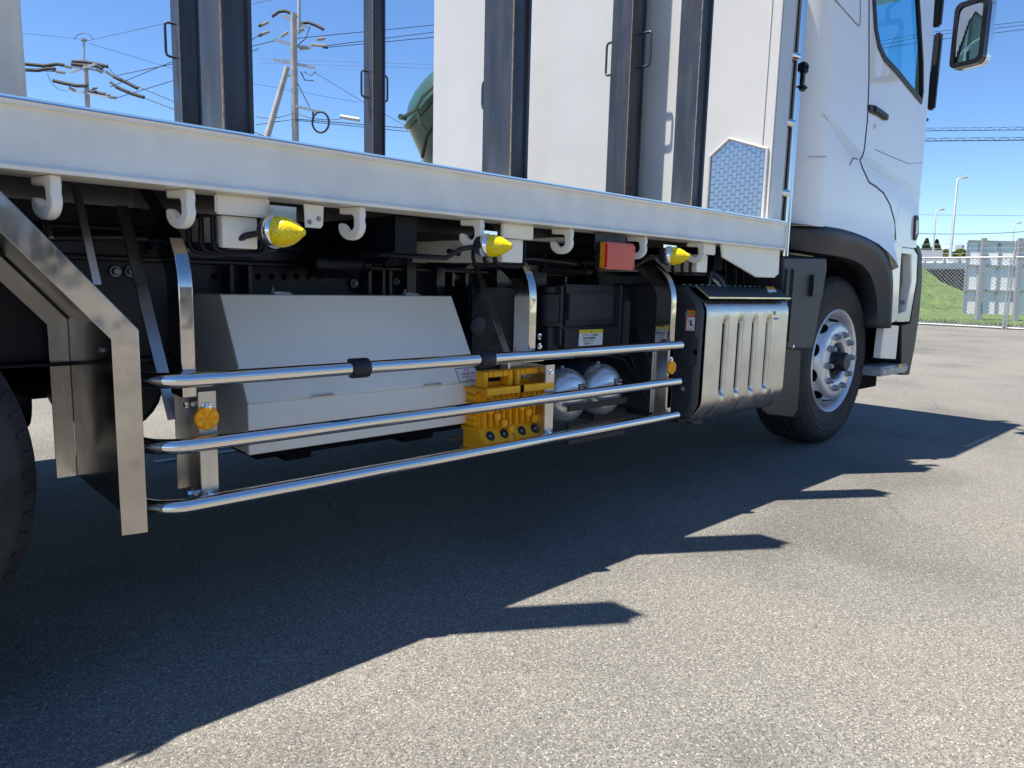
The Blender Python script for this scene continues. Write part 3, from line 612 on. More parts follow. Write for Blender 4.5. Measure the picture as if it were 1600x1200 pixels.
m.prism([onshield(x, y, .0006) for x, y in ((1196, 448), (1209, 448), (1214, 456), (1201, 457))], (0, 0, .0003)); stt = build('sticker', m, LBL, vis)
m = MB(); m.prism([onshield(x, y, .0012) for x, y in ((1196, 448), (1209, 448), (1211.5, 452), (1198.5, 452.4))], (0, 0, .0003)); build('sticker_header', m, ORP, vis)
m = MB(); m.prism([P(x, y, Y=yx + .09) for x, y in ((1060, 652), (1100, 652), (1096, 662), (1090, 664), (1075, 658), (1060, 660))], (0, .3, 0)); build('under_tray', m, PLASTB, eb)

# ---- plastic guards before the front wheel
yy = YC + .02
m = MB(); m.prism([P(x, y, Y=yy) for x, y in ((1224, 402), (1292, 403), (1293, 420), (1287, 455), (1270, 545), (1230, 546), (1226, 500))], (0, .35, 0)); gd = build('wheel_guard', m, PLAST, truck, bevel=.01)
m = MB()
for a, b in ((1229, 1232), (1239, 1242)):
    p0, p1 = P(a, 420, Y=yy - .006), P(b, 420, Y=yy - .006); z0 = P(a, 535, Y=yy).z; m.box((p0.x, yy - .012, z0), (p1.x, yy + .005, p0.z), bev=.004)
build('rib', m, PLAST, gd)
m = MB(); a, b = P(1263, 463, Y=yy), P(1283, 430, Y=yy); m.box((a.x, yy - .022, a.z), (b.x, yy - .0005, b.z), bev=.006); build('lug', m, PLASTB, gd)
m = MB(); m.prism([P(x, y, Y=1.80) for x, y in ((1212, 540), (1252, 547), (1247, 640), (1240, 652), (1200, 648), (1190, 640), (1205, 560))], (0, .03, 0)); fl = build('mud_flap', m, PLASTB, truck, bevel=.004)
m = MB(); m.bolt(P(1238, 541, Y=1.765), (0, -1, 0), .01); build('bolt', m, CHROME, fl)

# ---- wheels
def wheel(cx, yface, sgn=1, front=True, wid=.29, dual=False):
    """yface: plane of outer sidewall; sgn=1 outer side faces -Y"""
    c = V((cx, yface, .52)); A = (0, -sgn, 0)
    root = MB(); R0 = .52
    pr = [(.30, -.03), (.315, .002), (.33, .010), (.36, .010), (.365, .012), (.39, .016), (.405, .0158), (.408, .0135), (.42, .015), (.424, .0175), (.435, .0175), (.439, .0150), (.45, .014), (.453, .0155), (.458, .0125), (.475, .008), (.492, .0), (.503, -.012), (R0 - .006, -.022), (R0, -.03)]
    w_ = .28; tr = []
    for g0 in (.062, .105, .150, .195): tr += [(R0, -g0), (R0 - .012, -g0 - .001), (R0 - .012, -g0 - .009), (R0, -g0 - .010)]
    pr += tr + [(R0, -w_ + .02), (R0 - .006, -w_ + .01), (.49, -w_ - .01), (.45, -w_ - .02), (.36, -w_ - .02), (.30, -w_ + .02)]
    root.lathe(c, A, pr, 96)
    for k in range(72):
        a = 2 * math.pi * k / 72; u = V((math.cos(a), 0, math.sin(a))); v = V((-u.z, 0, u.x)) * .006
        root.prism([c + u * .493 + v + V((0, .001 * sgn, 0)), c + u * .493 - v + V((0, .001 * sgn, 0)), c + u * .5125 - v + V((0, .0195 * sgn, 0)), c + u * .5125 + v + V((0, .0195 * sgn, 0))], (0, -.0035 * sgn, 0))
    ty = build('wheel', root, RUB, truck, angle=30)
    m = MB()
    if front: rp_ = [(.318, -.004), (.322, .006), (.315, .012), (.305, .006), (.295, -.010), (.285, -.04), (.277, -.085), (.268, -.10), (.262, -.09), (.255, -.045), (.243, .004), (.228, .024), (.21, .030), (.18, .031), (.178, .034), (.15, .034), (.13, .030), (.118, .022), (.112, .0)]
    else: rp_ = [(.318, -.004), (.322, .006), (.315, .012), (.305, .006), (.295, -.010), (.285, -.06), (.277, -.13), (.25, -.15), (.12, -.16), (.11, -.16)]
    m.lathe(c, A, rp_, 64); rim = build('rim', m, ALU, ty, angle=40)
    m = MB()
    for k in range(10):
        a = 2 * math.pi * (k + .5) / 10; u = V((math.cos(a), 0, math.sin(a))); v = V((-u.z, 0, u.x))
        # oval hand hole lying on the cone of the dish
        cc = c + u * .249 + V((0, -1, 0)) * sgn * (-.018); nn = (u * .97 + V((0, -sgn, 0)) * .24).normalized(); tv = nn.cross(v)
        m.prism([cc + v * .040 * math.cos(q) + tv * .027 * math.sin(q) + nn * .0035 for q in [2 * math.pi * i / 20 for i in range(20)]], -nn * .006)
    if front: build('hand_hole', m, BLACKM, ty)
    m = MB()
    for k in range(10):
        a = 2 * math.pi * k / 10 + .1; u = V((math.cos(a), 0, math.sin(a))); q = c + u * .166
        h0 = .034 if front else -.15
        m.lathe(q, A, [(0, h0), (.021, h0), (.021, h0 + .008), (.018, h0 + .011)], 16); m.lathe(q, A, [(.0165, h0 + .008), (.0165, h0 + .026), (.013, h0 + .030), (.011, h0 + .032), (.011, h0 + .036), (0, h0 + .037)], 6)
    build('lug_nut', m, MATS.get('nut_steel') or mat('nut_steel', (.40, .41, .43), .45, .6), ty)
    m = MB(); h0 = 0 if front else -.16
    m.lathe(c, A, [(.113, h0 - .06), (.113, h0), (.10, h0 + .012), (.085, h0 + .014), (.078, h0 + .03), (.062, h0 + .035), (.058, h0 + .075), (.05, h0 + .085), (.018, h0 + .087), (0, h0 + .085)], 36)
    for k in range(8):
        a = 2 * math.pi * k / 8; u = V((math.cos(a), 0, math.sin(a))); m.bolt(c + u * .070 + V((0, -sgn * (h0 + .033), 0)), A, .007, .006)
    build('hub', m, PLASTB, ty)
    return ty
wheel(4.50, YW); wheel(4.50, 4.26, -1)
rw = wheel(-.224, 1.775, front=False); wheel(-.245, 4.30, -1, front=False); wheel(-.245, 2.12, 1, front=False); wheel(-.245, 3.98, -1, front=False)

# ---- stainless mudguard ahead of the rear wheel
o0, o1 = P(190, 838, Y=YD), P(232, 832, Y=YD); c0, c1 = P(187, 530, Y=YD), P(229, 515, Y=YD); t0, t1_ = P(0, 378, Y=YD), P(0, 297, Y=YD)
c0 = V((o0.x, YD, c0.z)); c1 = V((o1.x, YD, c1.z))
dir_ = (t1_ - c1).normalized(); e1 = c1 + dir_ * .75; e0 = c0 + dir_ * .75
yin = 2.32
m = MB()
m.prism([o0, o1, c1, e1, e0, c0], (0, .004, 0)); mg = build('mudguard', m, mat('wavy_stainless', (.60, .565, .53), .07, 1., rnoise=(5, .05, .2), bump=(5.5, .9, .014, (1, 1, .6)), noise=(2.5, .62, 1.15)), truck, bevel=.0015)
m = MB(); x_ = o1.x - .006
m.prism([V((x_, YD + .0045, o1.z + .003)), V((x_ + .004, YD + .0045, o1.z + .003)), V((x_ + .004, YD + .0045, c1.z)), V((e1.x, YD + .0045, e1.z)), V((e1.x - .002, YD + .0045, e1.z - .005)), V((x_, YD + .0045, c1.z - .004))], (0, yin - YD - .005, 0)); build('shell_plate', m, mat('dark_stainless', (.34, .32, .30), .22, 1., rnoise=(5, .14, .3), noise=(3, .5, 1.1)), mg)
m = MB(); xi = x_ - .0005; wI = .05
i0, i1 = V((xi - wI, yin, o1.z)), V((xi, yin, o1.z)); j1 = V((xi, yin, c1.z - .01)); j0 = V((xi - wI, yin, c0.z - .005)); k1 = j1 + dir_ * .75; k0 = j0 + dir_ * .75
m.prism([i0, i1, j1, k1, k0, j0], (0, .004, 0)); build('inner_lip', m, SSB, mg, bevel=.001)
m = MB(); m.bolt((x_ - .0002, YD + .07, P(165, 541, X=x_).z), (-1, 0, 0), .006); m.bolt((x_ - .0002, YD + .28, P(108, 531, X=x_).z), (-1, 0, 0), .006); build('bolt', m, SSB, mg)
m = MB(); m.lathe((.62, 2.45, .60), (0, 1, 0), [(0, 0), (.13, 0), (.15, .02), (.15, .2), (0, .22)], 28); build('air_spring', m, PLASTB, truck)

# ---- bulkhead
XB = 3.35; yr = P(1207, 250, X=XB).y; yl = P(677, 120, X=XB).y; HB = 3.02; xb2 = P(1227, 250, Y=yr).x
m = MB(); m.box((XB, yr, zt + .001), (xb2, yl, HB), bev=.004); bh = build('bulkhead', m, WHITE, truck)
m = MB(); ys = P(1197, 100, X=XB).y; m.box((XB - .006, yr + .002, zt + .006), (XB - .0005, yr + .02, HB)); m.box((XB - .005, yr + .055, zt + .006), (XB - .0005, yr + .06, HB)); build('seam_strip', m, WHITE, bh, bevel=.001)
m = MB(); ym = P(1056, 200, X=XB).y; m.box((XB - .004, ym - .004, zt + .006), (XB - .0005, ym + .004, HB - .01)); build('seam_strip', m, WHITE, bh)
X = XB - .006; hp_ = [(1112, 330), (1110, 246), (1141, 217), (1200, 233), (1197, 345)]
def hexmat():
    m = mat('hex_stainless', (.70, .74, .80), .3, 1.); nt = m.node_tree; b = nt.nodes['Principled BSDF']; L = nt.links.new
    tc = nt.nodes.new('ShaderNodeTexCoord'); mp = nt.nodes.new('ShaderNodeSeparateXYZ'); L(tc.outputs['Object'], mp.inputs[0]); cb_ = nt.nodes.new('ShaderNodeCombineXYZ'); L(mp.outputs[2], cb_.inputs[0]); L(mp.outputs[1], cb_.inputs[1])
    br = nt.nodes.new('ShaderNodeTexBrick'); L(cb_.outputs[0], br.inputs['Vector']); br.inputs['Scale'].default_value = 1; br.inputs['Brick Width'].default_value = .038; br.inputs['Row Height'].default_value = .024
    br.inputs['Mortar Size'].default_value = .004; br.inputs['Mortar Smooth'].default_value = 1.; br.inputs['Color1'].default_value = br.inputs['Color2'].default_value = (.50, .53, .57, 1); br.inputs['Mortar'].default_value = (.42, .45, .50, 1)
    L(br.outputs[0], b.inputs['Base Color']); bp = nt.nodes.new('ShaderNodeBump'); bp.inputs['Strength'].default_value = .25; bp.inputs['Distance'].default_value = .004; L(br.outputs['Fac'], bp.inputs['Height']); L(bp.outputs[0], b.inputs['Normal']); return m
pp = [P(x, y, X=X) for x, y in hp_]; pp[0].z = pp[-1].z = zt + .008; pp[0].y = pp[1].y; pp[-1].y = pp[-2].y
m = MB(); m.prism(pp, (-.003, 0, 0)); hx = build('hex_plate', m, hexmat(), bh)
m = MB(); pf = [q + V((-.006, 0, 0)) for q in pp]
for a, b in zip(pf[:-1], pf[1:]): m.tube([a, b], .008, 8)
build('plate_frame', m, WHITE, hx)
# chrome ladder between bulkhead and cab
yl0 = yr + .015; xlr = P(1240, 195, Y=yl0).x
m = MB(); m.tube([(xlr, yl0, 1.12), (xlr, yl0, 3.0)], .022, 16)
for py in (88, 195, 305): z_ = P(1235, py, Y=yl0 + .02).z; m.tube([(xlr, yl0, z_), (xlr - .13, yl0 + .02, z_)], .02, 14); m.tube([(xlr, yl0, z_), (xlr, yl0 + .35, z_)], .018, 12)
m.tube([(xlr, yl0 + .37, 1.12), (xlr, yl0 + .37, 3.0)], .02, 12)
build('ladder', m, SS, truck)
m = MB(); m.box((xb2 + .03, yr + .09, 1.2), (xb2 + .12, 3.2, 2.9)); sb = build('air_intake', m, PLASTB, truck)
m = MB()
for k in range(16): m.box((xb2 + .02, yr + .075, 1.5 + k * .04), (xb2 + .10, yr + .0895, 1.515 + k * .04))
build('louvre', m, PLAST, sb)

# ---- CAB
def zbot(x):
    ks = [(3.3, 1.285), (3.62, 1.285), (3.95, 1.29), (4.25, 1.282), (4.50, 1.265), (4.66, 1.24), (4.80, 1.20), (4.90, 1.15), (4.955, 1.09), (4.98, 1.03), (5.0, 1.245), (6, 1.255)]
    for (a, za), (b, zb2) in zip(ks[:-1], ks[1:]):
        if a <= x <= b: return za + (zb2 - za) * (x - a) / (b - a)
    return 1.3
yc2 = 4.38
ncr = 9; rc = .20; xcb = 3.70
plan = []
for k in range(4): plan.append((xcb, YC + rc + .9 * (3 - k) / 3))
for k in range(1, ncr): a = math.radians(90 * k / ncr); plan.append((xcb + rc * (1 - math.cos(a)), YC + rc * (1 - math.sin(a))))
nx = 76
xs0, xs1 = xcb + rc, 5.36
for k in range(nx + 1): plan.append((xs0 + (xs1 - xs0) * k / nx, YC))
for k in range(1, 9): a = math.radians(90 * k / 9); plan.append((xs1 + .10 * math.sin(a), YC + .08 * (1 - math.cos(a))))
for y in (1.86, 1.95, 2.1, 2.3, 2.6, 3.0): plan.append((5.46 + min(.12, (y - 1.82) * .25), y))
crease = lambda x: 1.84 - (x - 3.72) * .165   # falling crease on the lower side
def bulge(x, z):
    zc = 1.86 - max(0, x - 3.85) * .19
    d = z - zc; k = min(1, max(0, (x - 3.75) / .5))
    o = 0
    if d < 0: o = .010 * (lambda u: u * u * (3 - 2 * u))(min(1, -d / .16)) * k
    o -= .014 * max(0, z - 1.9) ** 1.3
    if z < 1.42: o += .012 * ((1.42 - z) / .15) ** 2 * (1 if x < 4.95 else 0)
    return o
NZ = 84; ztop = 2.98
wpoly = [P(x, y, Y=YC) for x, y in ((1368, -60), (1367, 0), (1369, 45), (1374, 72), (1383, 92), (1405, 116), (1441, 160), (1442, 100), (1437, 0), (1434, -60))]
wpoly[0].z = wpoly[-1].z = 2.82
def inside(x, z):
    c_ = False; n = len(wpoly)
    for i in range(n):
        a, b = wpoly[i], wpoly[(i + 1) % n]
        if (a.z > z) != (b.z > z) and x < (b.x - a.x) * (z - a.z) / (b.z - a.z) + a.x: c_ = not c_
    return c_
def cabside(sg):
    m = MB(); cols = []
    for (x, y) in plan:
        z0 = zbot(x) if x < 5.35 else 1.255; col = []
        for j in range(NZ + 1):
            z = z0 + (ztop - z0) * j / NZ; o = bulge(x, z); yy_ = y - o if y < 1.84 else y
            if x > 5.44: xx = x - max(0, z - 1.75) * .06
            else: xx = x - max(0, (x - 4.9) / .5) * max(0, z - 1.75) * .05
            if sg < 0: yy_ = 6.12 - yy_
            col.append(m.bm.verts.new((xx, yy_, z)))
        cols.append(col)
    for i in range(len(cols) - 1):
        for j in range(NZ):
            q = (cols[i][j], cols[i + 1][j], cols[i + 1][j + 1], cols[i][j + 1]); cc = sum((v.co for v in q), V()) / 4
            if sg > 0 and plan[i][1] < 1.76 and inside(cc.x, cc.z): continue  # far side window left closed to block sunlight reaching the ground
            if plan[i][0] >= 5.46 and cc.z > 1.80 and cc.z < 2.95 and plan[i][1] > 1.84: continue
            m.bm.faces.new(q if sg > 0 else q[::-1])
    return m
cabm = cabside(1)
# other half
c2 = cabside(-1); tmp = bpy.data.meshes.new('tmp'); c2.bm.to_mesh(tmp); cabm.bm.from_mesh(tmp); c2.bm.free(); bpy.data.meshes.remove(tmp)
cabm.box((3.75, 1.9, ztop + .001), (5.15, 4.2, ztop + .08), bev=.03); cabm.box((3.72, 1.8, ztop - .03), (5.3, 4.3, ztop)); cabm.box((5.3005, 1.76, ztop - .04), (5.52, 4.36, ztop + .02)); cabm.box((3.75, 1.95, 1.15), (5.3, 4.15, 1.25))
cab = build('cab', cabm, CABW, truck, angle=50)
# interior: seat and dashboard seen through the window
m = MB(); m.box((4.3, 2.0, 1.5), (4.8, 2.5, 1.7), bev=.05); m.box((4.15, 2.0, 1.7), (4.32, 2.5, 2.2), bev=.05); m.box((5.1, 1.9, 1.6), (5.4, 4.2, 1.9), bev=.05); build('interior', m, PLASTB, cab)
# window glass & seal
def offs(poly, y, d=0): return [V((p.x, y, p.z)) for p in poly]
def wy(p): return YC - bulge(p.x, p.z)
def wx(p): return p.x - max(0, (p.x - 4.9) / .5) * max(0, p.z - 1.75) * .05
m = MB(); pp = [V((wx(p), wy(p) + .008, p.z)) for p in wpoly]; gq = m.bm.faces.new([m.bm.verts.new(p) for p in pp]); dg = build('side_window', m, GLASS, cab)
m = MB(); pq = [V((wx(p), wy(p) - .002, p.z)) for p in wpoly] ; pq.append(pq[0])
sub = []
for a, b in zip(pq[:-1], pq[1:]):
    for k in range(4): sub.append(a.lerp(b, k / 4))
sub.append(sub[0]); m.tube(sub, 0, flat=(.012, .030, (0, 0, 1))); 
build('window_seal', m, PLASTB, dg)
m = MB(); gq = m.bm.faces.new([m.bm.verts.new(p) for p in ((5.56, 1.87, 1.80), (5.56, 4.2, 1.80), (5.50, 4.2, 2.95), (5.50, 1.87, 2.95))]); build('windscreen', m, GLASS, cab)
# gaps: door line etc. as thin dark ribbons following the side
def ribbon(pts, w_, mm, nm, par, y=YC, off=.0012):
    m = MB(); q = []
    for x, y_ in pts: p = P(x, y_, Y=y); q.append(V((wx(p), wy(p) - off, p.z)))
    sub = []
    for a, b in zip(q[:-1], q[1:]):
        n = max(2, int((b - a).length / .05))
        for k in range(n): c_ = a.lerp(b, k / n); c_.y = YC - bulge(c_.x, c_.z) - off; sub.append(c_)
    sub.append(q[-1]); m.tube(sub, 0, flat=(w_, .003, (0, 1, 0))); return build(nm, m, mm, par)
ribbon([(1361, -40), (1360, 0), (1359, 60), (1358, 130), (1355, 190), (1350, 235), (1347, 244), (1342, 250), (1345, 262), (1355, 285), (1366, 292), (1378, 302), (1388, 320), (1395, 345), (1397, 375)], .009, PLASTB, 'door_gap', cab)
ribbon([(1307, 0), (1320, 15), (1342, 40), (1345, 39), (1346, 20), (1346, -20)], .007, mat('grey_seam', (.3, .3, .31), .5), 'hatch_line', cab)
ribbon([(1325, 258), (1331, 247), (1338, 249)], .005, PLAST, 'panel_gap', cab); ribbon([(1262, 245), (1290, 245)], .004, MATS['grey_seam'], 'panel_gap', cab); ribbon([(1368, 234), (1400, 248), (1420, 256), (1442, 254)], .003, MATS['grey_seam'], 'panel_gap', cab)
# cream-coloured band on the cab side
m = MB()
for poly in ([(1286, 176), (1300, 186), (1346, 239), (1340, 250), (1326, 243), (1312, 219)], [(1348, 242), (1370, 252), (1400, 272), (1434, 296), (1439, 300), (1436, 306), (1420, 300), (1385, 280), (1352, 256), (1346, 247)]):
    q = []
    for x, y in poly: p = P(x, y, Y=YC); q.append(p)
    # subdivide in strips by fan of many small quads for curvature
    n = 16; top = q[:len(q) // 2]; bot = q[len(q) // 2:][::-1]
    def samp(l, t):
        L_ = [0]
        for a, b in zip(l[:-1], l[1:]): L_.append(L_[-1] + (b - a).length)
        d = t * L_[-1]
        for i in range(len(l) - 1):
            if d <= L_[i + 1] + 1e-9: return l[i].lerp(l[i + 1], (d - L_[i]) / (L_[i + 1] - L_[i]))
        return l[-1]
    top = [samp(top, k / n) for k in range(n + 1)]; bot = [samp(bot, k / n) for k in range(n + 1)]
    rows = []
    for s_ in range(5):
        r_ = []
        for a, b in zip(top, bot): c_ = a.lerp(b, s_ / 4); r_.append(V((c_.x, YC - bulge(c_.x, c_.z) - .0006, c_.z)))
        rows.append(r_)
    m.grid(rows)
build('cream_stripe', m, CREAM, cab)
# door handle
m = MB(); q = [P(x, y, Y=YC - .012) for x, y in ((1360, 163), (1368, 164), (1385, 175), (1390, 183), (1388, 188), (1382, 187), (1376, 182), (1361, 175))]
m.prism(q, (0, .03, 0)); dh = build('door_handle', m, PLAST, cab, bevel=.006)
m = MB(); m.prism([P(x, y, Y=YC - .022) for x, y in ((1369, 165), (1377, 170), (1389, 179), (1389, 186), (1380, 180), (1369, 174))], (0, .009, 0)); build('grip', m, PLASTB, dh, bevel=.003)
m = MB(); c = P(1368, 198, Y=YC - .004); m.lathe(c, (0, -1, 0), [(0, -.03), (.013, -.03), (.013, .0), (.009, .002), (.005, .002), (0, -.001)], 20); build('key_lock', m, SSB, cab)
# arch flare
def archpts(o, n=1):
    return o
outer = [(3.60, 1.287), (3.92, 1.292), (4.12, 1.291), (4.30, 1.283), (4.48, 1.268), (4.62, 1.247), (4.76, 1.212), (4.87, 1.165), (4.94, 1.10), (4.98, 1.02), (5.0, .92), (5.01, .82), (5.02, .72)]
inner = [(3.62, 1.19), (3.92, 1.155), (4.10, 1.152), (4.28, 1.146), (4.42, 1.135), (4.53, 1.118), (4.62, 1.092), (4.71, 1.05), (4.79, .98), (4.845, .90), (4.875, .82), (4.89, .76), (4.90, .72)]
rows = []
for s_ in range(7):
    t_ = s_ / 6; r_ = []
    for i, ((ax_, az_), (bx_, bz_)) in enumerate(zip(outer, inner)):
        x = ax_ + (bx_ - ax_) * t_; z = az_ + (bz_ - az_) * t_; y = YC - .012 - .018 * math.sin(math.pi * min(1, t_ * 1.2 + .15)) + .03 * t_ ** 3
        if x < 3.98: y += (3.98 - x) ** 2 * 1.6
        r_.append((x, y, z))
    rows.append(r_)
rows.append([(x, y + .12, z + .004) for (x, y, z) in rows[-1]])
m = MB(); m.grid(rows); m.grid([[(x, y + .0, z) for x, y, z in rows[0]], [(x, YC + .05, z + .004) for x, y, z in rows[0]]])
fl_ = build('arch_flare', m, PLAST, cab, solid=.004, angle=60)
m = MB()  # inner wheel housing (dark)
rows = [[(x, YC + .1, z + .01) for x, z in inner], [(x, 2.55, z + .01) for x, z in inner]]; m.grid(rows); m.box((3.6, 2.55, .6), (5.3, 2.57, 1.3)); m.box((5.0, YC + .13, .3), (5.28, 2.56, 1.24)); build('wheel_housing', m, BLACKM, cab, solid=.004)
# step panel forward of the arch
def yslab(pts, y, dp, mm, nm, par, bev=.006): m = MB(); m.prism([P(x, yq, Y=y) for x, yq in pts], (0, dp, 0)); return build(nm, m, mm, par, bevel=bev)
yp = YC - .012
sp = yslab([(1388, 372), (1402, 377), (1410, 384), (1407, 420), (1403, 500), (1392, 506), (1394, 430)], yp, .06, CABW, 'step_panel', cab)
yslab([(1409, 386), (1428, 388), (1434, 398), (1432, 440), (1421, 503), (1403, 503), (1404, 490), (1416, 486), (1424, 440), (1424, 398), (1409, 396)], yp + .002, .06, CABW, 'front_panel', sp)
yslab([(1404, 384), (1428, 388), (1420, 500), (1402, 498)], yp + .10, .02, CABW, 'recess', sp)
yslab([(1407, 395), (1418, 396), (1418, 399), (1407, 398)], yp + .03, .07, PLAST, 'step_tread', sp, .002); yslab([(1403, 471), (1417, 470), (1417, 475), (1403, 476)], yp + .02, .08, PLAST, 'step_tread', sp, .002)
# bumper corner black
yslab([(1428, 380), (1437, 384), (1441, 398), (1441, 440), (1437, 490), (1430, 540), (1421, 586), (1408, 586), (1409, 508), (1422, 505), (1433, 440), (1435, 400)], yp + .012, .3, PLASTB, 'bumper_corner', cab)
yslab([(1382, 508), (1405, 508), (1400, 562), (1376, 560)], yp + .02, .05, CABW, 'lower_skirt', cab); yslab([(1355, 520), (1384, 510), (1380, 540), (1352, 540)], YC + .14, .02, CABW, 'inner_skirt', cab)
m = MB(); a, b = P(1372, 592, Y=yp + .01), P(1418, 563, Y=yp + .01); a2 = P(1374, 575, Y=yp); m.box((P(1376, 580, Y=yp).x, yp - .01, a2.z - .06), (P(1416, 580, Y=yp).x, yp + .16, a2.z + .0), bev=.012); ls = build('lower_step', m, GALV, cab)
m = MB(); a = P(1404, 572, Y=yp - .011); m.box((a.x, yp - .0125, a.z - .016), (a.x + .06, yp - .0105, a.z + .012)); build('side_marker', m, OLENS, ls)
m = MB(); m.prism([P(x, y, Y=YC - .022) for x, y in ((1431, 339), (1434, 336), (1436, 340), (1436, 365), (1432, 376), (1429, 374))], (0, .03, 0)); sm = build('side_repeater', m, PLAST, cab, bevel=.003)
m = MB(); m.prism([P(x, y, Y=YC - .026) for x, y in ((1432, 344), (1435, 344), (1434.5, 364), (1431, 368))], (0, .004, 0)); build('lens', m, mat('repeater_lens', (.55, .16, .07), .2, coat=1), sm)
# lower front body (closes the nose)
m = MB(); m.box((5.28, 1.84, .45), (5.50, 4.28, 1.253), bev=.03); build('front_body', m, PLASTB, cab)
# corner deflector (black slab by the pillar) and rear latch
m = MB(); m.box((5.66, 1.80, P(1450, 165, Y=1.8).z), (5.71, 1.85, P(1450, 32, Y=1.8).z), bev=.012); m.tube([(5.68, 1.84, 2.3), (5.46, 1.95, 2.35)], .012, 8); m.tube([(5.68, 1.84, 2.15), (5.46, 1.95, 2.15)], .012, 8); build('corner_mirror', m, PLASTB, cab)
m = MB(); m.box((5.44, 1.745, P(1445, 24, Y=1.76).z), (5.49, 1.80, 3.0), bev=.012); build('upper_mirror', m, PLASTB, cab)
m = MB(); q = P(1257, 105, Y=1.725); m.box((q.x - .0, q.y, q.z - .02), (q.x + .05, q.y + .05, q.z + .03), bev=.006); m.box((q.x + .01, q.y + .01, q.z - .07), (q.x + .04, q.y + .05, q.z - .021), bev=.004); m.box((q.x - .0, q.y, q.z - .10), (q.x + .06, q.y + .05, q.z - .072), bev=.01); m.bolt((q.x + .03, q.y - .0005, q.z + .005), (0, -1, 0), .008, .004); build('cab_latch', m, BLACK, cab)
# mirror
ym_ = 1.50; c = P(1520, 53, Y=ym_); X0 = c.x
D_ = (c - CAM).dot(cam_to_world(V((0, 0, 1)))); hh = 100 / F * D_ / 2; ww = .105
rt = Matrix.Rotation(math.radians(-15), 3, 'Z')
def rrect(w2, h2, rad, n=5, bow=0):
    q = []
    for (sx, sz, a0) in ((1, 1, 0), (-1, 1, 90), (-1, -1, 180), (1, -1, 270)):
        for k in range(n + 1): a = math.radians(a0 + 90 * k / n); q.append((sx * (w2 - rad) + rad * math.cos(a), sz * (h2 - rad) + rad * math.sin(a)))
    return q
def mpl(x, sc_, y0=0): return [c + rt @ V((x, p[0] + y0, p[1])) for p in sc_]
mh = MB(); mh.prism(mpl(-.03, rrect(ww, hh, .045)), rt @ V((.085, 0, 0)), bev=.02); mo = build('wing_mirror', mh, mat('mirror_shell', (.75, .77, .8), .12, .9), cab, angle=50)
o_, i_ = mpl(-.045, rrect(ww - .003, hh - .003, .042)), mpl(-.043, rrect(ww - .030, hh - .034, .03), .004)
m = MB(); A_o = [m.bm.verts.new(p) for p in o_]; A_b = [m.bm.verts.new(p + rt @ V((.03, 0, 0))) for p in o_]; A_i = [m.bm.verts.new(p) for p in i_]; n_ = len(o_)
for k in range(n_): m.bm.faces.new((A_o[k], A_o[(k + 1) % n_], A_i[(k + 1) % n_], A_i[k])); m.bm.faces.new((A_o[k], A_b[k], A_b[(k + 1) % n_], A_o[(k + 1) % n_]))
build('mirror_frame', m, mat('gloss_black', (.012, .012, .016), .15, coat=.6), mo, angle=30)
rows = []
for i in range(9):
    r_ = []
    for j in range(9):
        u, v = (j / 4 - 1), (i / 4 - 1); r_.append(c + rt @ V((-.046 + .010 * (u * u + v * v) * .5 + .004, .004 + u * (ww - .029), v * (hh - .033))))
    rows.append(r_)
m = MB(); m.grid(rows); build('mirror_glass', m, mat('mirror', (.8, .82, .84), .01, 1.), mo, angle=180)
m = MB(); m.tube([c + V((0, 0, hh - .01)), c + V((0, 0, hh + .08)), c + V((-.03, .1, hh + .13)), (5.35, 1.78, c.z + hh + .12)], .016, 12); build('mirror_arm', m, PLASTB, mo)

# ================================================================ LOAD: stakes on the deck
def stake(corner_px, xw, yw, yface, top, label, handles=(), group='steel stakes standing on the deck'):
    x0 = P(corner_px, 150, Y=yface).x; z0 = zt + .0065
    m = MB()
    # channel post: -Y face slightly recessed between two flange lips
    pr = [(0, 0), (.010, 0), (.012, .010), (xw - .012, .010), (xw - .010, 0), (xw, 0), (xw, yw), (0, yw)]
    m.prism([(x0 + a, yface + b, z0) for a, b in pr], (0, 0, top - z0)); o = build('steel_stake', m, STEEL, None, origin=(x0 + xw / 2, yface + yw / 2, z0))
    tag(o, label, 'steel post', group)
    m = MB(); m.box((x0 - .0006, yface - .0025, z0), (x0 + .0035, yface - .0004, top - .01)); build('sunlit_edge', m, STEEL_SUNLIT, o)  # tan strip painted on the corner as the sunlit flange edge
    for (ax_, py, hl) in handles:
        zc = P(corner_px, py, Y=yface).z
        for sg in ((-1, 1) if hl > .1 else (1,)):
            d = V((sg, 0, 0)) if ax_ == 'x' else V((0, sg, 0)); b = V((x0 + xw / 2, yface + yw / 2, zc)) + d * ((xw if ax_ == 'x' else yw) / 2)
            e = .085 if (ax_ == 'y' and hl > .1) else .048; m = MB(); h2 = hl / 2
            m.tube([b + V((0, 0, h2)), b + d * (e - .015) + V((0, 0, h2)), b + d * (e - .004) + V((0, 0, h2 - .005)), b + d * e + V((0, 0, h2 - .018)), b + d * e - V((0, 0, h2 - .018)), b + d * (e - .004) - V((0, 0, h2 - .005)), b + d * (e - .015) - V((0, 0, h2)), b - V((0, 0, h2))], .0065, 10)
            build('handle', m, STEEL, o)
    return o
TOP = 3.12
stake(347, .075, .125, 1.735, TOP, 'broad dark steel post at the deck edge, second from the left')
stake(799, .080, .135, 1.735, TOP, 'broad dark steel post in front of the left part of the white bulkhead', (('y', 130, .09),))
stake(1089, .085, .10, 1.735, TOP, 'dark steel post beside the hexagon patterned plate', ())
stake(283, .105, .11, 4.02, 3.6, 'narrow dark steel post with a black grab handle, leftmost of all', (('x', 61, .165),))
stake(582, .095, .10, 4.02, 3.6, 'narrow dark steel post standing alone against the sky, handles on both sides', (('x', 130, .155),))
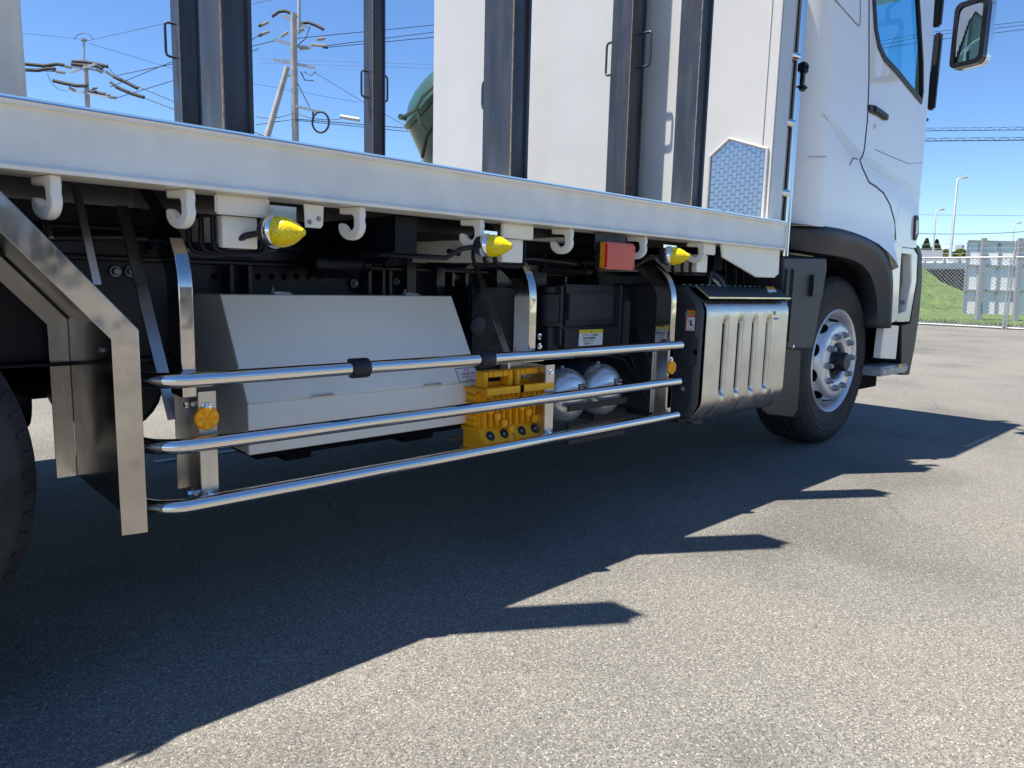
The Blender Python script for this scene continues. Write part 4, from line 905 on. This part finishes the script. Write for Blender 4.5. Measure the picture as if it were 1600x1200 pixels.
stake(982, .125, .13, 2.50, 3.3, 'dark steel post with two handles in front of the bulkhead, centre of the white panel', (('y', 75, .17),))
# white column far left
q = P(36, 60, Y=2.45); m = MB(); m.lathe((q.x - .105, 2.45, zt + .0065), (0, 0, 1), [(0, 0), (.105, 0), (.10, .9), (.097, 2.0), (0, 2.0)], 40); o = build('white_column', m, WHITEF, None)
tag(o, 'thick round white column rising from the deck at the far left', 'column')
# ---- wheel chock pair
x0c, x1c = P(741, 660, Y=1.84).x, P(836, 660, Y=1.84).x; xm = (x0c + x1c) / 2; yk = 1.80
def chock(xa_, xb_, lab):
    za, zb3 = P(741, 708, Y=yk).z + .0, P(741, 625, Y=yk).z + .015; wq = xb_ - xa_
    e = bpy.data.objects.new('wheel_chock', None)
    m = MB(); m.box((xa_, yk + .02, za + .075), (xb_, yk + .12, zb3), bev=.003)
    # ribs on the face
    for k in range(5): xx = xa_ + wq * (k + .5) / 5; m.box((xx - .005, yk + .0, za + .078), (xx + .005, yk + .0195, zb3 - .01 * (k % 2)), bev=.002)
    for k in range(4):
        xx = xa_ + wq * (.15 + .22 * k); zz = zb3 - .055 - .026 * k; m.box((xx, yk - .010, zz - .014), (xx + .026, yk + .0035, zz + .012), bev=.003); m.box((xx + .008, yk - .002, zz + .0125), (xx + .018, yk + .0035, zz + .035), bev=.002)
    for k in range(7): m.box((xa_ - .009, yk + .03, za + .065 + k * .022), (xa_ - .0003, yk + .10, za + .078 + k * .022), bev=.001)
    m.prism([(xa_, yk + .02, za + .074), (xa_, yk - .016, za + .022), (xa_, yk - .014, za), (xa_, yk + .10, za), (xa_, yk + .10, za + .074)], (wq, 0, 0), bev=.003)
    o = build('wheel_chock', m, YPL, None, bevel=0); tag(o, lab, 'wheel chock', 'yellow wheel chocks in the side guard')
    m = MB(); zf = zb3 + .0; ex = .020
    m.box((xa_ - ex, yk - .042, zf + .012), (xb_ + ex * .3, yk + .12, zf + .020), bev=.003)
    m.box((xa_ - ex, yk - .046, zf + .001), (xb_ + ex * .3, yk - .040, zf + .026), bev=.002)
    for k in range(6): xx = xa_ + wq * (k + .5) / 6; m.box((xx - .003, yk - .039, zf - .012), (xx + .003, yk + .1, zf + .0115), bev=.001)
    build('flange', m, YPL, o)
    m = MB(); hz0, hz1 = zf + .0205, zf + .075; ha, hb = xa_ + .006, xb_ - .006
    m.box((ha, yk + .0, hz0), (ha + .020, yk + .045, hz1), bev=.003); m.box((hb - .020, yk + .0, hz0), (hb, yk + .045, hz1), bev=.003); m.box((ha + .0205, yk + .0, hz1 - .020), (hb - .0205, yk + .045, hz1), bev=.003)
    for k in (1, 2): xx = ha + (hb - ha) * k / 3; m.box((xx - .003, yk - .004, hz1 - .018), (xx + .003, yk - .0005, hz1 - .001))
    m.box((ha + .002, yk + .046, hz0), (hb - .002, yk + .05, hz0 + .012)); build('handle', m, YPL, o)
    nv = V((0, -.8, .6)).normalized() 
    for k in (.28, .72):
        cc = V((xa_ + wq * k, yk + .0022, za + .0485)); nn = V((0, -.052, .036)).normalized()
        m = MB(); m.lathe(cc, nn, [(0, 0), (.0175, 0), (.0175, .003), (.008, .0035), (.0075, .001), (0, .001)], 24); p_ = build('rubber_plug', m, PLASTB, o)
        m = MB(); m.lathe(cc, nn, [(0, .0012), (.0045, .0012), (.0045, .002), (0, .002)], 12); build('screw', m, GALV, p_)
chock(x0c, xm - .002, 'yellow plastic wheel chock, rear one of the pair next to the toolbox')
chock(xm + .002, x1c, 'yellow plastic wheel chock, front one of the pair next to the steel bracket')
m = MB(); m.tube([(x0c - .03, yk + .13, .40), (x1c + .05, yk + .13, .40)], .004, 6); zh = P(741, 708, Y=1.80).z; m.box((x0c, yk + .01, zh - .006), (x1c + .04, yk + .12, zh - .0008)); build('chock_holder', m, SSB, truck)

# ---- green machine beyond the deck
Dg = 7.0
def G(px, py, y=6.6): return P(px, py, Y=y)
GREEN = mat('green_paint', (.035, .085, .055), .35, coat=.4, noise=(5, .8, 1.1))
gr = empty('green_mixer', (G(660, 180).x + .25, 6.6, 0), 'green rounded steel mixer drum peeking out beside the white bulkhead', 'mixer')
c = G(682, 146); gd_ = (c - CAM).dot(cam_to_world(V((0, 0, 1)))); rr = 71 / F * gd_
ga = (cr * -.70 + cu * .64 + cb * .32).normalized()
m = MB(); m.lathe(c, ga, [(0, rr * .38), (rr * .3, rr * .36), (rr * .6, rr * .28), (rr * .85, rr * .14), (rr * .97, .02), (rr * 1.03, .02), (rr * 1.03, -.03), (rr * .99, -.035), (rr * 1.06, -rr * .25), (rr * 1.2, -rr * .6), (rr * 1.35, -rr * .95), (rr * 1.2, -rr * 1.3), (0, -rr * 1.5)], 56)
build('drum', m, GREEN, gr)
m = MB(); a = G(628, 183, 6.3); m.lathe(a, (-1, -.3, 0), [(0, -.05), (.03, -.05), (.03, .03), (0, .035)], 6); m.tube([G(632, 182, 6.25), G(648, 172, 6.2), G(660, 150, 6.15), G(680, 132, 6.1)], .02, 8); m.tube([G(652, 170, 6.2), G(658, 195, 6.2), G(668, 205, 6.25)], .015, 8); build('clamp_arm', m, GREEN, gr)
m = MB(); m.tube([G(660, 245, 6.5), G(666, 215, 6.3), G(680, 190, 6.2)], .02, 8); build('hose', m, PLASTB, gr)
m = MB(); m.tube([V((c.x + .1, 6.8, 0)), V((c.x + .1, 6.8, c.z - .3))], .12, 12); m.box((c.x - .4, 6.3, .0), (c.x + .9, 7.3, .12), bev=.02); m.box((c.x + .1, 6.7, .9), (c.x + .8, 7.3, 1.5), bev=.05); build('stand', m, GREEN, gr)

# ================================================================ BACKGROUND
# utility poles
POLE = mat('pole_concrete', (.40, .38, .35), .8, noise=(4, .85, 1.1)); WIRE = mat('wire_black', (.03, .035, .045), .6); INSUL = mat('insulator', (.38, .36, .33), .5)
def at(px, py, D):
    d = ray(px, py); fwd = cam_to_world(V((0, 0, 1))); return CAM + d / F * D
def upole(px, ptop, D, lab, wtop, arms, extras):
    b = at(px, 110, D); t_ = at(px, ptop, D); x, y = b.x, b.y; zt2 = t_.z
    e = empty('utility_pole', (x, y, 0), lab, 'utility pole', 'utility poles behind the truck')
    m = MB(); m.tube([(x, y, 0), (x, y, zt2)], [wtop * 1.5, wtop], 16)
    if D < 30:
        for k in range(10): m.tube([(x - wtop * 1.6, y, 3 + k * .6), (x + wtop * 1.6, y, 3 + k * .6)], .012, 6)
    build('pole', m, POLE, e); return e, x, y, zt2
def arm(e, p0, p1, r=.05): m = MB(); m.tube([p0, p1], 0, flat=(r * 1.4, r * 1.4)); build('crossarm', m, GALV, e)
def insul(e, p0, p1):
    m = MB(); p0, p1 = V(p0), V(p1); n = 7; pth = []; rs = []
    for k in range(n * 2 + 1): pth.append(p0.lerp(p1, k / (n * 2))); rs.append(.065 if k % 2 else .035)
    m.tube(pth, rs, 8); build('insulator', m, INSUL, e)
def sleeve(e, pts, r=.07):
    m = MB(); m.tube(pts, r, 8); build('jumper_sleeve', m, WIRE, e)
DA, DB = 30, 24
e, x, y, z = upole(134, 103, DA, 'slim concrete utility pole further away, at the left between column and posts', .09, 0, 0)
def A_(px, py, dd=0): return at(px, py, DA + dd)
m = MB(); m.tube([A_(131, 62), A_(131, 100)], .045, 8); m.lathe(A_(131, 64), (0, 0, 1), [(.12, 0), (.12, .08), (.05, .1)], 8); build('top_mast', m, GALV, e)
arm(e, A_(110, 113, 1.0), A_(150, 100, -1.)); arm(e, A_(108, 140, 1.), A_(170, 152, -1)); arm(e, A_(112, 104), A_(168, 112))
for a, b in (((100, 103), (112, 106)), ((88, 112), (102, 114)), ((150, 108), (160, 114)), ((165, 112), (178, 120)), ((172, 128), (182, 136)), ((160, 150), (172, 148)), ((172, 152), (182, 153)), ((143, 140), (152, 137)), ((108, 137), (118, 142))): insul(e, A_(*a), A_(*b))
for pts in ([(113, 96), (135, 97), (150, 100), (168, 104)], [(83, 126), (100, 130), (120, 134), (136, 134)], [(112, 100), (130, 102), (152, 103), (160, 107)], [(86, 108), (76, 107), (60, 110), (40, 109)], [(100, 102), (90, 100), (70, 103), (40, 100)], [(178, 120), (200, 130), (215, 138)], [(182, 136), (205, 146), (225, 152)], [(140, 143), (152, 145), (165, 148)]): sleeve(e, [A_(*p) for p in pts], .075)
m = MB(); m.tube([A_(131 + 14 * math.cos(a) , 62 - 10 * math.sin(a)) for a in [math.pi * k / 10 for k in range(11)]], .012, 6); m.tube([A_(74, 115), A_(80, 130), A_(92, 140), A_(106, 143)], .012, 6); m.tube([A_(160, 100), A_(172, 108), A_(180, 118)], .015, 6); build('jumper', m, WIRE, e)
e, x, y, z = upole(460, 25, DB, 'concrete utility pole with crossarms and coiled cable, braced by a leaning prop', .095, 0, 0)
def B_(px, py, dd=0): return at(px, py, DB + dd)
m = MB(); a = B_(449, 105); b = B_(420, 205); dd_ = (b - a).normalized(); m.tube([a, a + dd_ * 3.5 * (a.z / max(.1, (a.z - b.z))) if False else V((a.x + (b.x - a.x) * a.z / (a.z - b.z), a.y + (b.y - a.y) * a.z / (a.z - b.z), 0))], [.085, .15], 14); build('prop', m, POLE, e)
m = MB(); m.tube([B_(467, -40), B_(467, 52)], .06, 10); build('top_mast', m, GALV, e)
for p0, p1 in (((440, 24), (462, 34)), ((428, 62), (458, 70)), ((460, 72), (485, 74)), ((428, 93), (492, 106)), ((443, 116), (462, 120)), ((465, 36), (480, 42)), ((462, 166), (500, 175))): arm(e, B_(*p0), B_(*p1), .055)
for a, b in (((408, 40), (420, 34)), ((408, 54), (421, 49)), ((438, 58), (450, 50)), ((486, 70), (510, 72)), ((468, 76), (484, 75)), ((495, 62), (508, 60)), ((463, 48), (475, 46))): insul(e, B_(*a), B_(*b))
for pts in ([(425, 26), (436, 18), (446, 17), (458, 22), (466, 27)], [(470, 36), (482, 35), (495, 40), (506, 46)], [(410, 38), (404, 41)], [(410, 53), (404, 56)], [(505, 73), (512, 74)]): sleeve(e, [B_(*p) for p in pts], .055)
m = MB(); c = B_(501, 191); rr = 13 / F * DB; u = cam_to_world(V((1, 0, 0))); v = V((0, 0, 1)); m.tube([c + u * rr * math.cos(a) + v * rr * 1.2 * math.sin(a) for a in [2 * math.pi * k / 24 for k in range(25)]], .035, 8, caps=False)
build('coiled_cable', m, WIRE, e); m = MB(); m.tube([B_(489, 175), B_(489, 190)], .03, 6); m.tube([B_(466, 70), B_(478, 60), B_(484, 42)], .015, 6); m.tube([B_(470, 112), B_(476, 125), B_(490, 126)], .02, 6); m.tube([B_(475, 112), B_(485, 118), B_(494, 112)], .015, 6); m.tube([B_(465, 130), B_(475, 150), B_(484, 168)], .015, 6); build('jumper', m, WIRE, e)
m = MB(); a, b = B_(532, 182), B_(562, 187); m.tube([a, b], .07, 8); sc = build('splice_box', m, GALV, e)
# power lines
def wire(lab, pts, r=.014, sag=None, spiral=False, D0=24, D1=24):
    m = MB(); q = []
    n = 24
    for i in range(len(pts) - 1):
        for k in range(n + (1 if i == len(pts) - 2 else 0)):
            t_ = k / n; a, b = pts[i], pts[i + 1]; q.append(at(a[0] + (b[0] - a[0]) * t_, a[1] + (b[1] - a[1]) * t_ + (sag or 0) * 4 * t_ * (1 - t_), a[2] + (b[2] - a[2]) * t_))
    m.tube(q, r, 6)
    if spiral:
        w2 = []
        L_ = len(q) * 8
        for k in range(L_):
            t_ = k / (L_ - 1); i = min(len(q) - 2, int(t_ * (len(q) - 1))); f_ = t_ * (len(q) - 1) - i; p = q[i].lerp(q[i + 1], f_); a = t_ * 2 * math.pi * 14; w2.append(p + V((0, .04 * math.cos(a), .06 + .07 * math.sin(a))))
        m.tube(w2, r * .4, 5); m.tube([p + V((0, 0, .14)) for p in q], r * .4, 5)
    o = build('power_line', m, WIRE); tag(o, lab, 'power line', 'overhead wires'); return o
wire('top wire running from the braced pole to the right behind the lone post', [(462, 60, 24), (680, 39, 30), (1100, 0, 45)])
wire('middle wire of the three leaving the braced pole to the right', [(505, 72, 24), (680, 50, 30), (1100, 8, 45)])
wire('lowest wire of the three leaving the braced pole to the right', [(510, 74, 24), (680, 58, 30), (1100, 16, 45)])
wire('sagging wire from the braced pole down to the left pole', [(182, 118, 30), (270, 100, 28), (345, 84, 27), (428, 64, 24)])
wire('wire from the left pole rising behind the leftmost post', [(172, 136, 30), (270, 96, 28), (345, 90, 27), (404, 56, 24)])
wire('wire climbing from the left pole crossarm to the upper right', [(182, 153, 30), (290, 120, 27), (404, 76, 24)])
wire('thin earth wire from the left pole tip to the left', [(135, 62, 30), (38, 52, 33), (-60, 42, 36)], .008)
wire('thin earth wire from the left pole tip up to the right', [(135, 64, 30), (270, 34, 27), (467, -10, 24)], .008)
wire('thin earth wire from the left pole tip down to the right', [(140, 68, 30), (280, 110, 34), (560, 160, 40)], .008)
wire('thick cable from the left pole down to the right, upper one', [(182, 122, 30), (215, 135, 30), (275, 160, 30), (420, 215, 30)], .02)
wire('thick cable from the left pole down to the right, lower one', [(182, 138, 30), (225, 153, 30), (275, 172, 30), (400, 215, 30)], .02)
wire('wire leaving the left pole to the left, upper', [(100, 102, 30), (38, 100, 31), (-80, 104, 33)], .018)
wire('wire leaving the left pole to the left, lower', [(88, 112, 30), (38, 109, 31), (-80, 113, 33)], .018)
wire('service cable hanging from the coiled loop to the right', [(400, 182, 24), (460, 176, 24), (532, 186, 24)], .012, sag=5)
wire('slack communication cable passing low behind the lone post', [(400, 195, 24), (462, 186, 24), (632, 200, 26), (760, 206, 30)], .014)
wire('lower communication cable near the green mixer', [(462, 188, 24), (632, 205, 26), (760, 210, 30)], .012)
wire('thin guy wire sloping down right from the braced pole', [(490, 112, 24), (565, 158, 24), (640, 200, 24)], .01)
wire('faint distant wire, upper', [(404, 92, 40), (680, 101, 40), (900, 108, 40)], .008); wire('faint distant wire, lower', [(404, 98, 40), (680, 107, 40), (900, 112, 40)], .008)
wire('top wire of three to the right of the cab', [(1300, 78, 40), (1450, 51, 40), (1700, 22, 40)], .014); wire('middle wire of three to the right of the cab', [(1300, 84, 40), (1450, 56, 40), (1700, 28, 40)], .014); wire('lowest wire of three to the right of the cab', [(1300, 88, 40), (1450, 64, 40), (1700, 34, 40)], .016)
wire('upper spiral wrapped cable to the right of the cab', [(1380, 205, 38), (1700, 202, 36)], .02, spiral=True); wire('lower spiral wrapped cable to the right of the cab', [(1380, 221, 38), (1700, 218, 36)], .026, spiral=True)
wire('sagging wire above the sign panel', [(1380, 362, 60), (1700, 352, 60)], .03, sag=8); wire('thin faint wire far behind the street lamps', [(1380, 335, 90), (1700, 338, 90)], .02)
# grass beyond the fence + embankment
g = MB(); n = 60; rows = []
for i in range(n + 1):
    r_ = []
    for j in range(n + 1):
        x = 24.25 + 35 * i / n; yv = -60 + 100 * j / n; r_.append((x, yv, .01 + .05 * math.sin(x * 1.7 + yv) * .3))
    rows.append(r_)
g.grid(rows); tag(build('grass_verge', g, GRASS), 'mown green verge behind the chain link fence', 'grass', kind='structure')
# embankment slope and overpass
Db = 48
b0 = at(1440, 470, Db); 
g = MB(); rows = []
def E(px, py, D): return at(px, py, D)
e0 = [E(1380, 452, 46), E(1440, 430, 46), E(1448, 418, 48)]
pts_top = [E(1300, 385, 52), E(1400, 400, 52), E(1443, 418, 52), E(1470, 440, 50), E(1505, 455, 48), E(1560, 458, 46), E(1700, 462, 46)]
pts_bot = [E(1300, 470, 38), E(1400, 471, 38), E(1443, 472, 38), E(1470, 473, 38), E(1505, 474, 38), E(1560, 475, 38), E(1700, 476, 38)]
for a in pts_bot: a.z = 0
rows = [[a.lerp(b, k / 14) + V((0, 0, random.uniform(-.12, .12) if 0 < k < 14 else 0)) for a, b in zip(pts_bot, pts_top)] for k in range(15)]
g.grid(rows); tag(build('embankment', g, GRASS, angle=180), 'green overgrown embankment rising to the road bridge', 'hill', kind='structure')
DK = 56
br = empty('road_bridge', at(1480, 456, DK) * 1.0, 'pale concrete road bridge with white railing, dark underneath', 'bridge')
def slab(px0, px1, pt, pb, D, th, mm, nm, par, pr=0):
    a, b = at(px0, pt, D), at(px1, pt + (px1 - px0) * pr, D); c_, d_ = at(px0, pb, D), at(px1, pb + (px1 - px0) * pr, D); fw = cam_to_world(V((0, 0, 1))); fw.z = 0; q = MB(); q.prism([a, b, d_, c_], fw * th); return build(nm, q, mm, par)
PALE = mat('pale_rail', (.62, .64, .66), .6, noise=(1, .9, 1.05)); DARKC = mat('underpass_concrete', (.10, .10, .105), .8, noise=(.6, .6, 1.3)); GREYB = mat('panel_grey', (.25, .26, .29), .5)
slab(1380, 1720, 411, 420, DK, 10, PALE, 'girder', br); slab(1380, 1720, 403.5, 405, DK - .2, .3, PALE, 'handrail', br); slab(1380, 1720, 407, 408, DK - .2, .3, PALE, 'handrail', br)
m = MB()
for k in range(22): px = 1384 + k * 15; m.tube([at(px, 411, DK - .3), at(px, 403, DK - .3)], .07, 6)
build('post', m, PALE, br)
slab(1380, 1720, 420.5, 470, DK + 6, 2, DARKC, 'abutment', br); slab(1493, 1500, 421, 470, DK + 1, 1.5, DARKC, 'pier', br)
slab(1380, 1473, 391, 407, DK + 8, .3, mat('barrier_grey', (.30, .32, .34), .6), 'sound_barrier', br)
# ground under the bridge
# street lamps
def slamp(px, ptop, pbot, D, armpx, lab):
    b = at(px[1], pbot, D); t_ = at(px[0], ptop, D); t_ = V((b.x + (t_.x - b.x) * .3, b.y + (t_.y - b.y) * .3, t_.z)); t_ = at(px[0], ptop, D)
    e = empty('street_lamp', b, lab, 'street lamp', 'street lamps along the far road'); m = MB(); a2 = at(px[0] + armpx * .15, ptop - 2, D); m.tube([b, t_, a2, at(px[0] + armpx * .7, ptop - 4, D)], [.13, .07, .06, .05], 10); build('pole', m, GALV, e)
    m = MB(); m.tube([at(px[0] + armpx * .6, ptop - 3.4, D), at(px[0] + armpx, ptop - 4.5, D)], .11, 8); build('lamp_head', m, GALV, e)
slamp((1496, 1484), 281, 408, 58, 16, 'tall grey street lamp leaning slightly, tallest of the three'); slamp((1462, 1457), 331, 408, 80, 13, 'short grey street lamp nearest to the cab'); slamp((1584, 1581), 352, 408, 95, 12, 'grey street lamp above the sign panel at the right edge')
# trees
def tree(px, pb, D, h_, w_, lab, mm, conif=False):
    b = at(px, pb, D); e = empty('tree', b, lab, 'tree', 'trees beyond the bridge'); m = MB(); m.tube([b - V((0, 0, 3)), b + V((0, 0, h_ * .6))], [.3, .1], 8); build('trunk', m, POLE, e)
    m = MB(); rnd = random.Random(px)
    for k in range(700):
        t_ = rnd.random(); zz = h_ * (.15 + .85 * t_); wr = w_ * ((1 - t_) * .9 + .08 if conif else math.sin(math.pi * (t_ * .85 + .12)) + .05) * (.5 + .5 * rnd.random()); a = rnd.random() * 6.28
        c_ = b + V((math.cos(a) * wr, math.sin(a) * wr, zz)); s_ = (.25 + rnd.random() * .3) * w_ * .5; n1 = V((rnd.uniform(-1, 1), rnd.uniform(-1, 1), rnd.uniform(-1, 1))).normalized(); n2 = n1.orthogonal().normalized(); n3 = n1.cross(n2)
        m.bm.faces.new([m.bm.verts.new(c_ + n2 * s_ * math.cos(q) + n3 * s_ * math.sin(q)) for q in (0, 1.6, 3.1, 4.7)])
    build('crown', m, mm, e)
tree(1446, 396, 95, 1.9, .75, 'dark pointed tree closest to the cab', LEAF, True); tree(1462, 395, 95, 1.7, .7, 'dark conical tree between the cab and the short lamp', LEAF, True)
tree(1476, 406, 75, 1.0, .7, 'yellowish low tree left of the tall lamp', LEAFY); tree(1500, 406, 75, 1.0, .9, 'yellowish low bush tree right of the tall lamp', LEAFY)
m = MB(); a, b = at(1486, 408, 130), at(1493, 383, 130); m.box((a.x, a.y - 1.5, a.z - 3), (a.x + 1.5, a.y - .4, b.z)); o = build('distant_building', m, mat('far_building', (.4, .42, .45), .8)); tag(o, 'tiny grey tower block on the horizon behind the tall lamp', 'building')
m = MB(); m.box((a.x - .01, a.y - 1.4, a.z + .4), (a.x - .002, a.y - .5, a.z + .6)); m.box((a.x - .01, a.y - 1.4, a.z + 1.2), (a.x - .002, a.y - .5, a.z + 1.4)); build('window', m, DARKC, o)
# sign panel seen from the back
Ds = 27; sg_ = empty('sign_panel', at(1545, 505, Ds), 'large white sign board seen from behind, on grey steel posts past the fence', 'sign board')
def S_(px, py, D=Ds): return at(px, py, D)
def sq(px0, py0, px1, py1, D, th, mm, nm, sk=0):
    fw = cam_to_world(V((0, 0, 1))); fw.z = 0; q = MB(); q.prism([S_(px0, py0, D), S_(px1, py0 + sk, D), S_(px1 - (py1 - py0) * .07, py1 + sk, D), S_(px0 - (py1 - py0) * .07, py1, D)], fw * th); return build(nm, q, mm, sg_)
SP = mat('sign_back', (.88, .88, .90), .5, noise=(1, .95, 1.03))
for i in range(3):
    y0, y1 = (376, 414, 453)[i], (413, 452, 490)[i]
    sq(1514 - i * 3.5, y0, 1680, y1, Ds + .3, .05, SP, 'board', 4)
    sq(1514 - i * 3.5, y0 - 1, 1680, y0 + 1.5, Ds + .22, .08, GREYB, 'beam', 4)
for px in (1540, 1597, 1650): sq(px - 4, 372, px + 3, 508, Ds + .1, .12, GREYB, 'post')
for px in (1513, 1563, 1622): sq(px - 1, 378, px + 2, 489, Ds + .24, .05, GREYB, 'stud')
sq(1531, 428, 1536, 506, Ds - .6, .15, GREYB, 'prop'); sq(1534, 428, 1545, 430, Ds - .6, .5, GREYB, 'prop')
# chain link fence
XF = 24.0; hF = 2.0; fe = empty('chain_link_fence', (XF, 5, 0), 'galvanised chain link fence with barbed wire along the yard edge', 'fence')
m = MB()
ya, yb_ = -6.0, 14.0; st = .075
y_ = ya
def wr(p, q, r=.0065):
    m.tube([p, q], r, 3, caps=False)
H2 = hF - .06
k = ya - H2
while k < yb_:
    for s_ in (1, -1):
        a, b = (k, k + H2) if s_ == 1 else (k + H2, k)
        z0_, z1_ = .06, .06 + H2
        if min(a, b) >= ya - .01 and max(a, b) <= yb_ + .01: wr((XF + .003 * s_, a, z0_), (XF + .003 * s_, b, z1_))
    k += st * 1.35
ms = build('mesh', m, GALV, fe)
m = MB()
for z_ in (.04, hF): m.tube([(XF, ya, z_), (XF, yb_, z_)], .024, 10)
build('rail', m, GALV, fe)
yp0 = P(1578, 460, X=XF).y
for k in range(-1, 4):
    m = MB(); yy_ = yp0 + k * 3.6; m.tube([(XF - .02, yy_, 0), (XF - .02, yy_, 2.45)], .03, 10)
    if k == 0: m.tube([(XF - .07, yy_ + .06, 0), (XF - .07, yy_ + .06, 2.0)], .022, 8)
    build('post', m, GALV, fe)
m = MB()
for z_ in (2.12, 2.26, 2.4): m.tube([(XF - .03, ya, z_), (XF - .03, yb_, z_)], .006, 5)
for k in range(60):
    for z_ in (2.12, 2.26, 2.4): m.tube([(XF - .03, ya + k * .33, z_ - .02), (XF - .03, ya + k * .33 + .015, z_ + .025)], .005, 4)
build('barbed_wire', m, GALV, fe)
m = MB(); m.box((24.0 + .08, -40, -.05), (24.24, 60, .10)); tag(build('kerb', m, CONC), 'low concrete kerb under the fence', 'kerb', kind='structure')

# unseen warehouse and trees, added for reflections in bright metal and paint
wh = empty('warehouse', (6, -52, 0), 'long low grey warehouse added out of view behind the camera for reflections', 'warehouse')
m = MB(); m.box((-26, -60, 0), (38, -48, 6.2)); build('wall', m, mat('shed_wall', (.34, .35, .36), .6, noise=(.4, .8, 1.1)), wh)
m = MB(); m.prism([(-26.5, -47.6, 6.21), (-26.5, -54, 8.2), (-26.5, -60.4, 6.21)], (65, 0, 0)); build('roof', m, mat('shed_roof', (.12, .15, .2), .5), wh)
for k in range(7): m = MB(); m.box((-20 + k * 8.2, -47.99, .05), (-15.5 + k * 8.2, -47.9, 4.2)); build('door', m, mat('shed_door', (.08, .10, .13), .5) if k == 0 else MATS['shed_door'], wh)
m = MB()
for k in range(9):
    b = V((-30 + k * 9.5 + (k % 3), -43 - (k % 2) * 2, 0)); rnd = random.Random(k); h_ = 3.5 + rnd.random() * 2.5
    m.tube([b, b + V((0, 0, h_ * .6))], [.16, .07], 8)
    for q_ in range(500):
        u = V((rnd.gauss(0, 1), rnd.gauss(0, 1), rnd.gauss(0, 1))).normalized() * (h_ * .36) * (.6 + .4 * rnd.random()); c_ = b + V((0, 0, h_ * .62)) + u; n1 = V((rnd.uniform(-1, 1), rnd.uniform(-1, 1), rnd.uniform(-1, 1))).normalized(); n2 = n1.orthogonal().normalized(); n3 = n1.cross(n2)
        m.bm.faces.new([m.bm.verts.new(c_ + n2 * .3 * math.cos(t_) + n3 * .3 * math.sin(t_)) for t_ in (0, 1.6, 3.1, 4.7)])
tag(build('reflection_tree_belt', m, LEAF), 'unseen belt of trees added behind the camera for reflections', 'trees', kind='stuff')

m = MB(); rnd = random.Random(5)
for k in range(260):
    x = rnd.uniform(.2, 9); y = rnd.uniform(-1.5, 2.0) if x < 4 else rnd.uniform(-4, 5)
    r_ = rnd.uniform(.0015, .0045); bm_ = bmesh.ops.create_icosphere(m.bm, subdivisions=1, radius=r_, matrix=Matrix.Translation((x, y, r_ * .5)) @ Matrix.Rotation(rnd.random() * 3, 4, 'Z') @ Matrix.Diagonal((1.3, .9, .7, 1)))
tag(build('loose_grit', m, mat('grit', (.36, .34, .30), .8, noise=(60, .5, 1.2)), None, angle=10), 'scattered loose grit lying on the asphalt', 'grit', kind='stuff')

m = MB(); rnd = random.Random(11)
for k in range(2600):
    y = rnd.uniform(-3, 9); x = 24.32 + abs(rnd.gauss(0, .5)); h_ = rnd.uniform(.06, .26); a = rnd.random() * 6.28; d = V((math.cos(a), math.sin(a), 0)) * .012; t_ = V((x + rnd.uniform(-.06, .06), y + rnd.uniform(-.06, .06), h_))
    m.bm.faces.new([m.bm.verts.new(p) for p in (V((x, y, 0)) - d, V((x, y, 0)) + d, t_)])
tag(build('weeds', m, GRASS, None, angle=10), 'fringe of rough grass blades along the foot of the fence', 'weeds', kind='stuff')
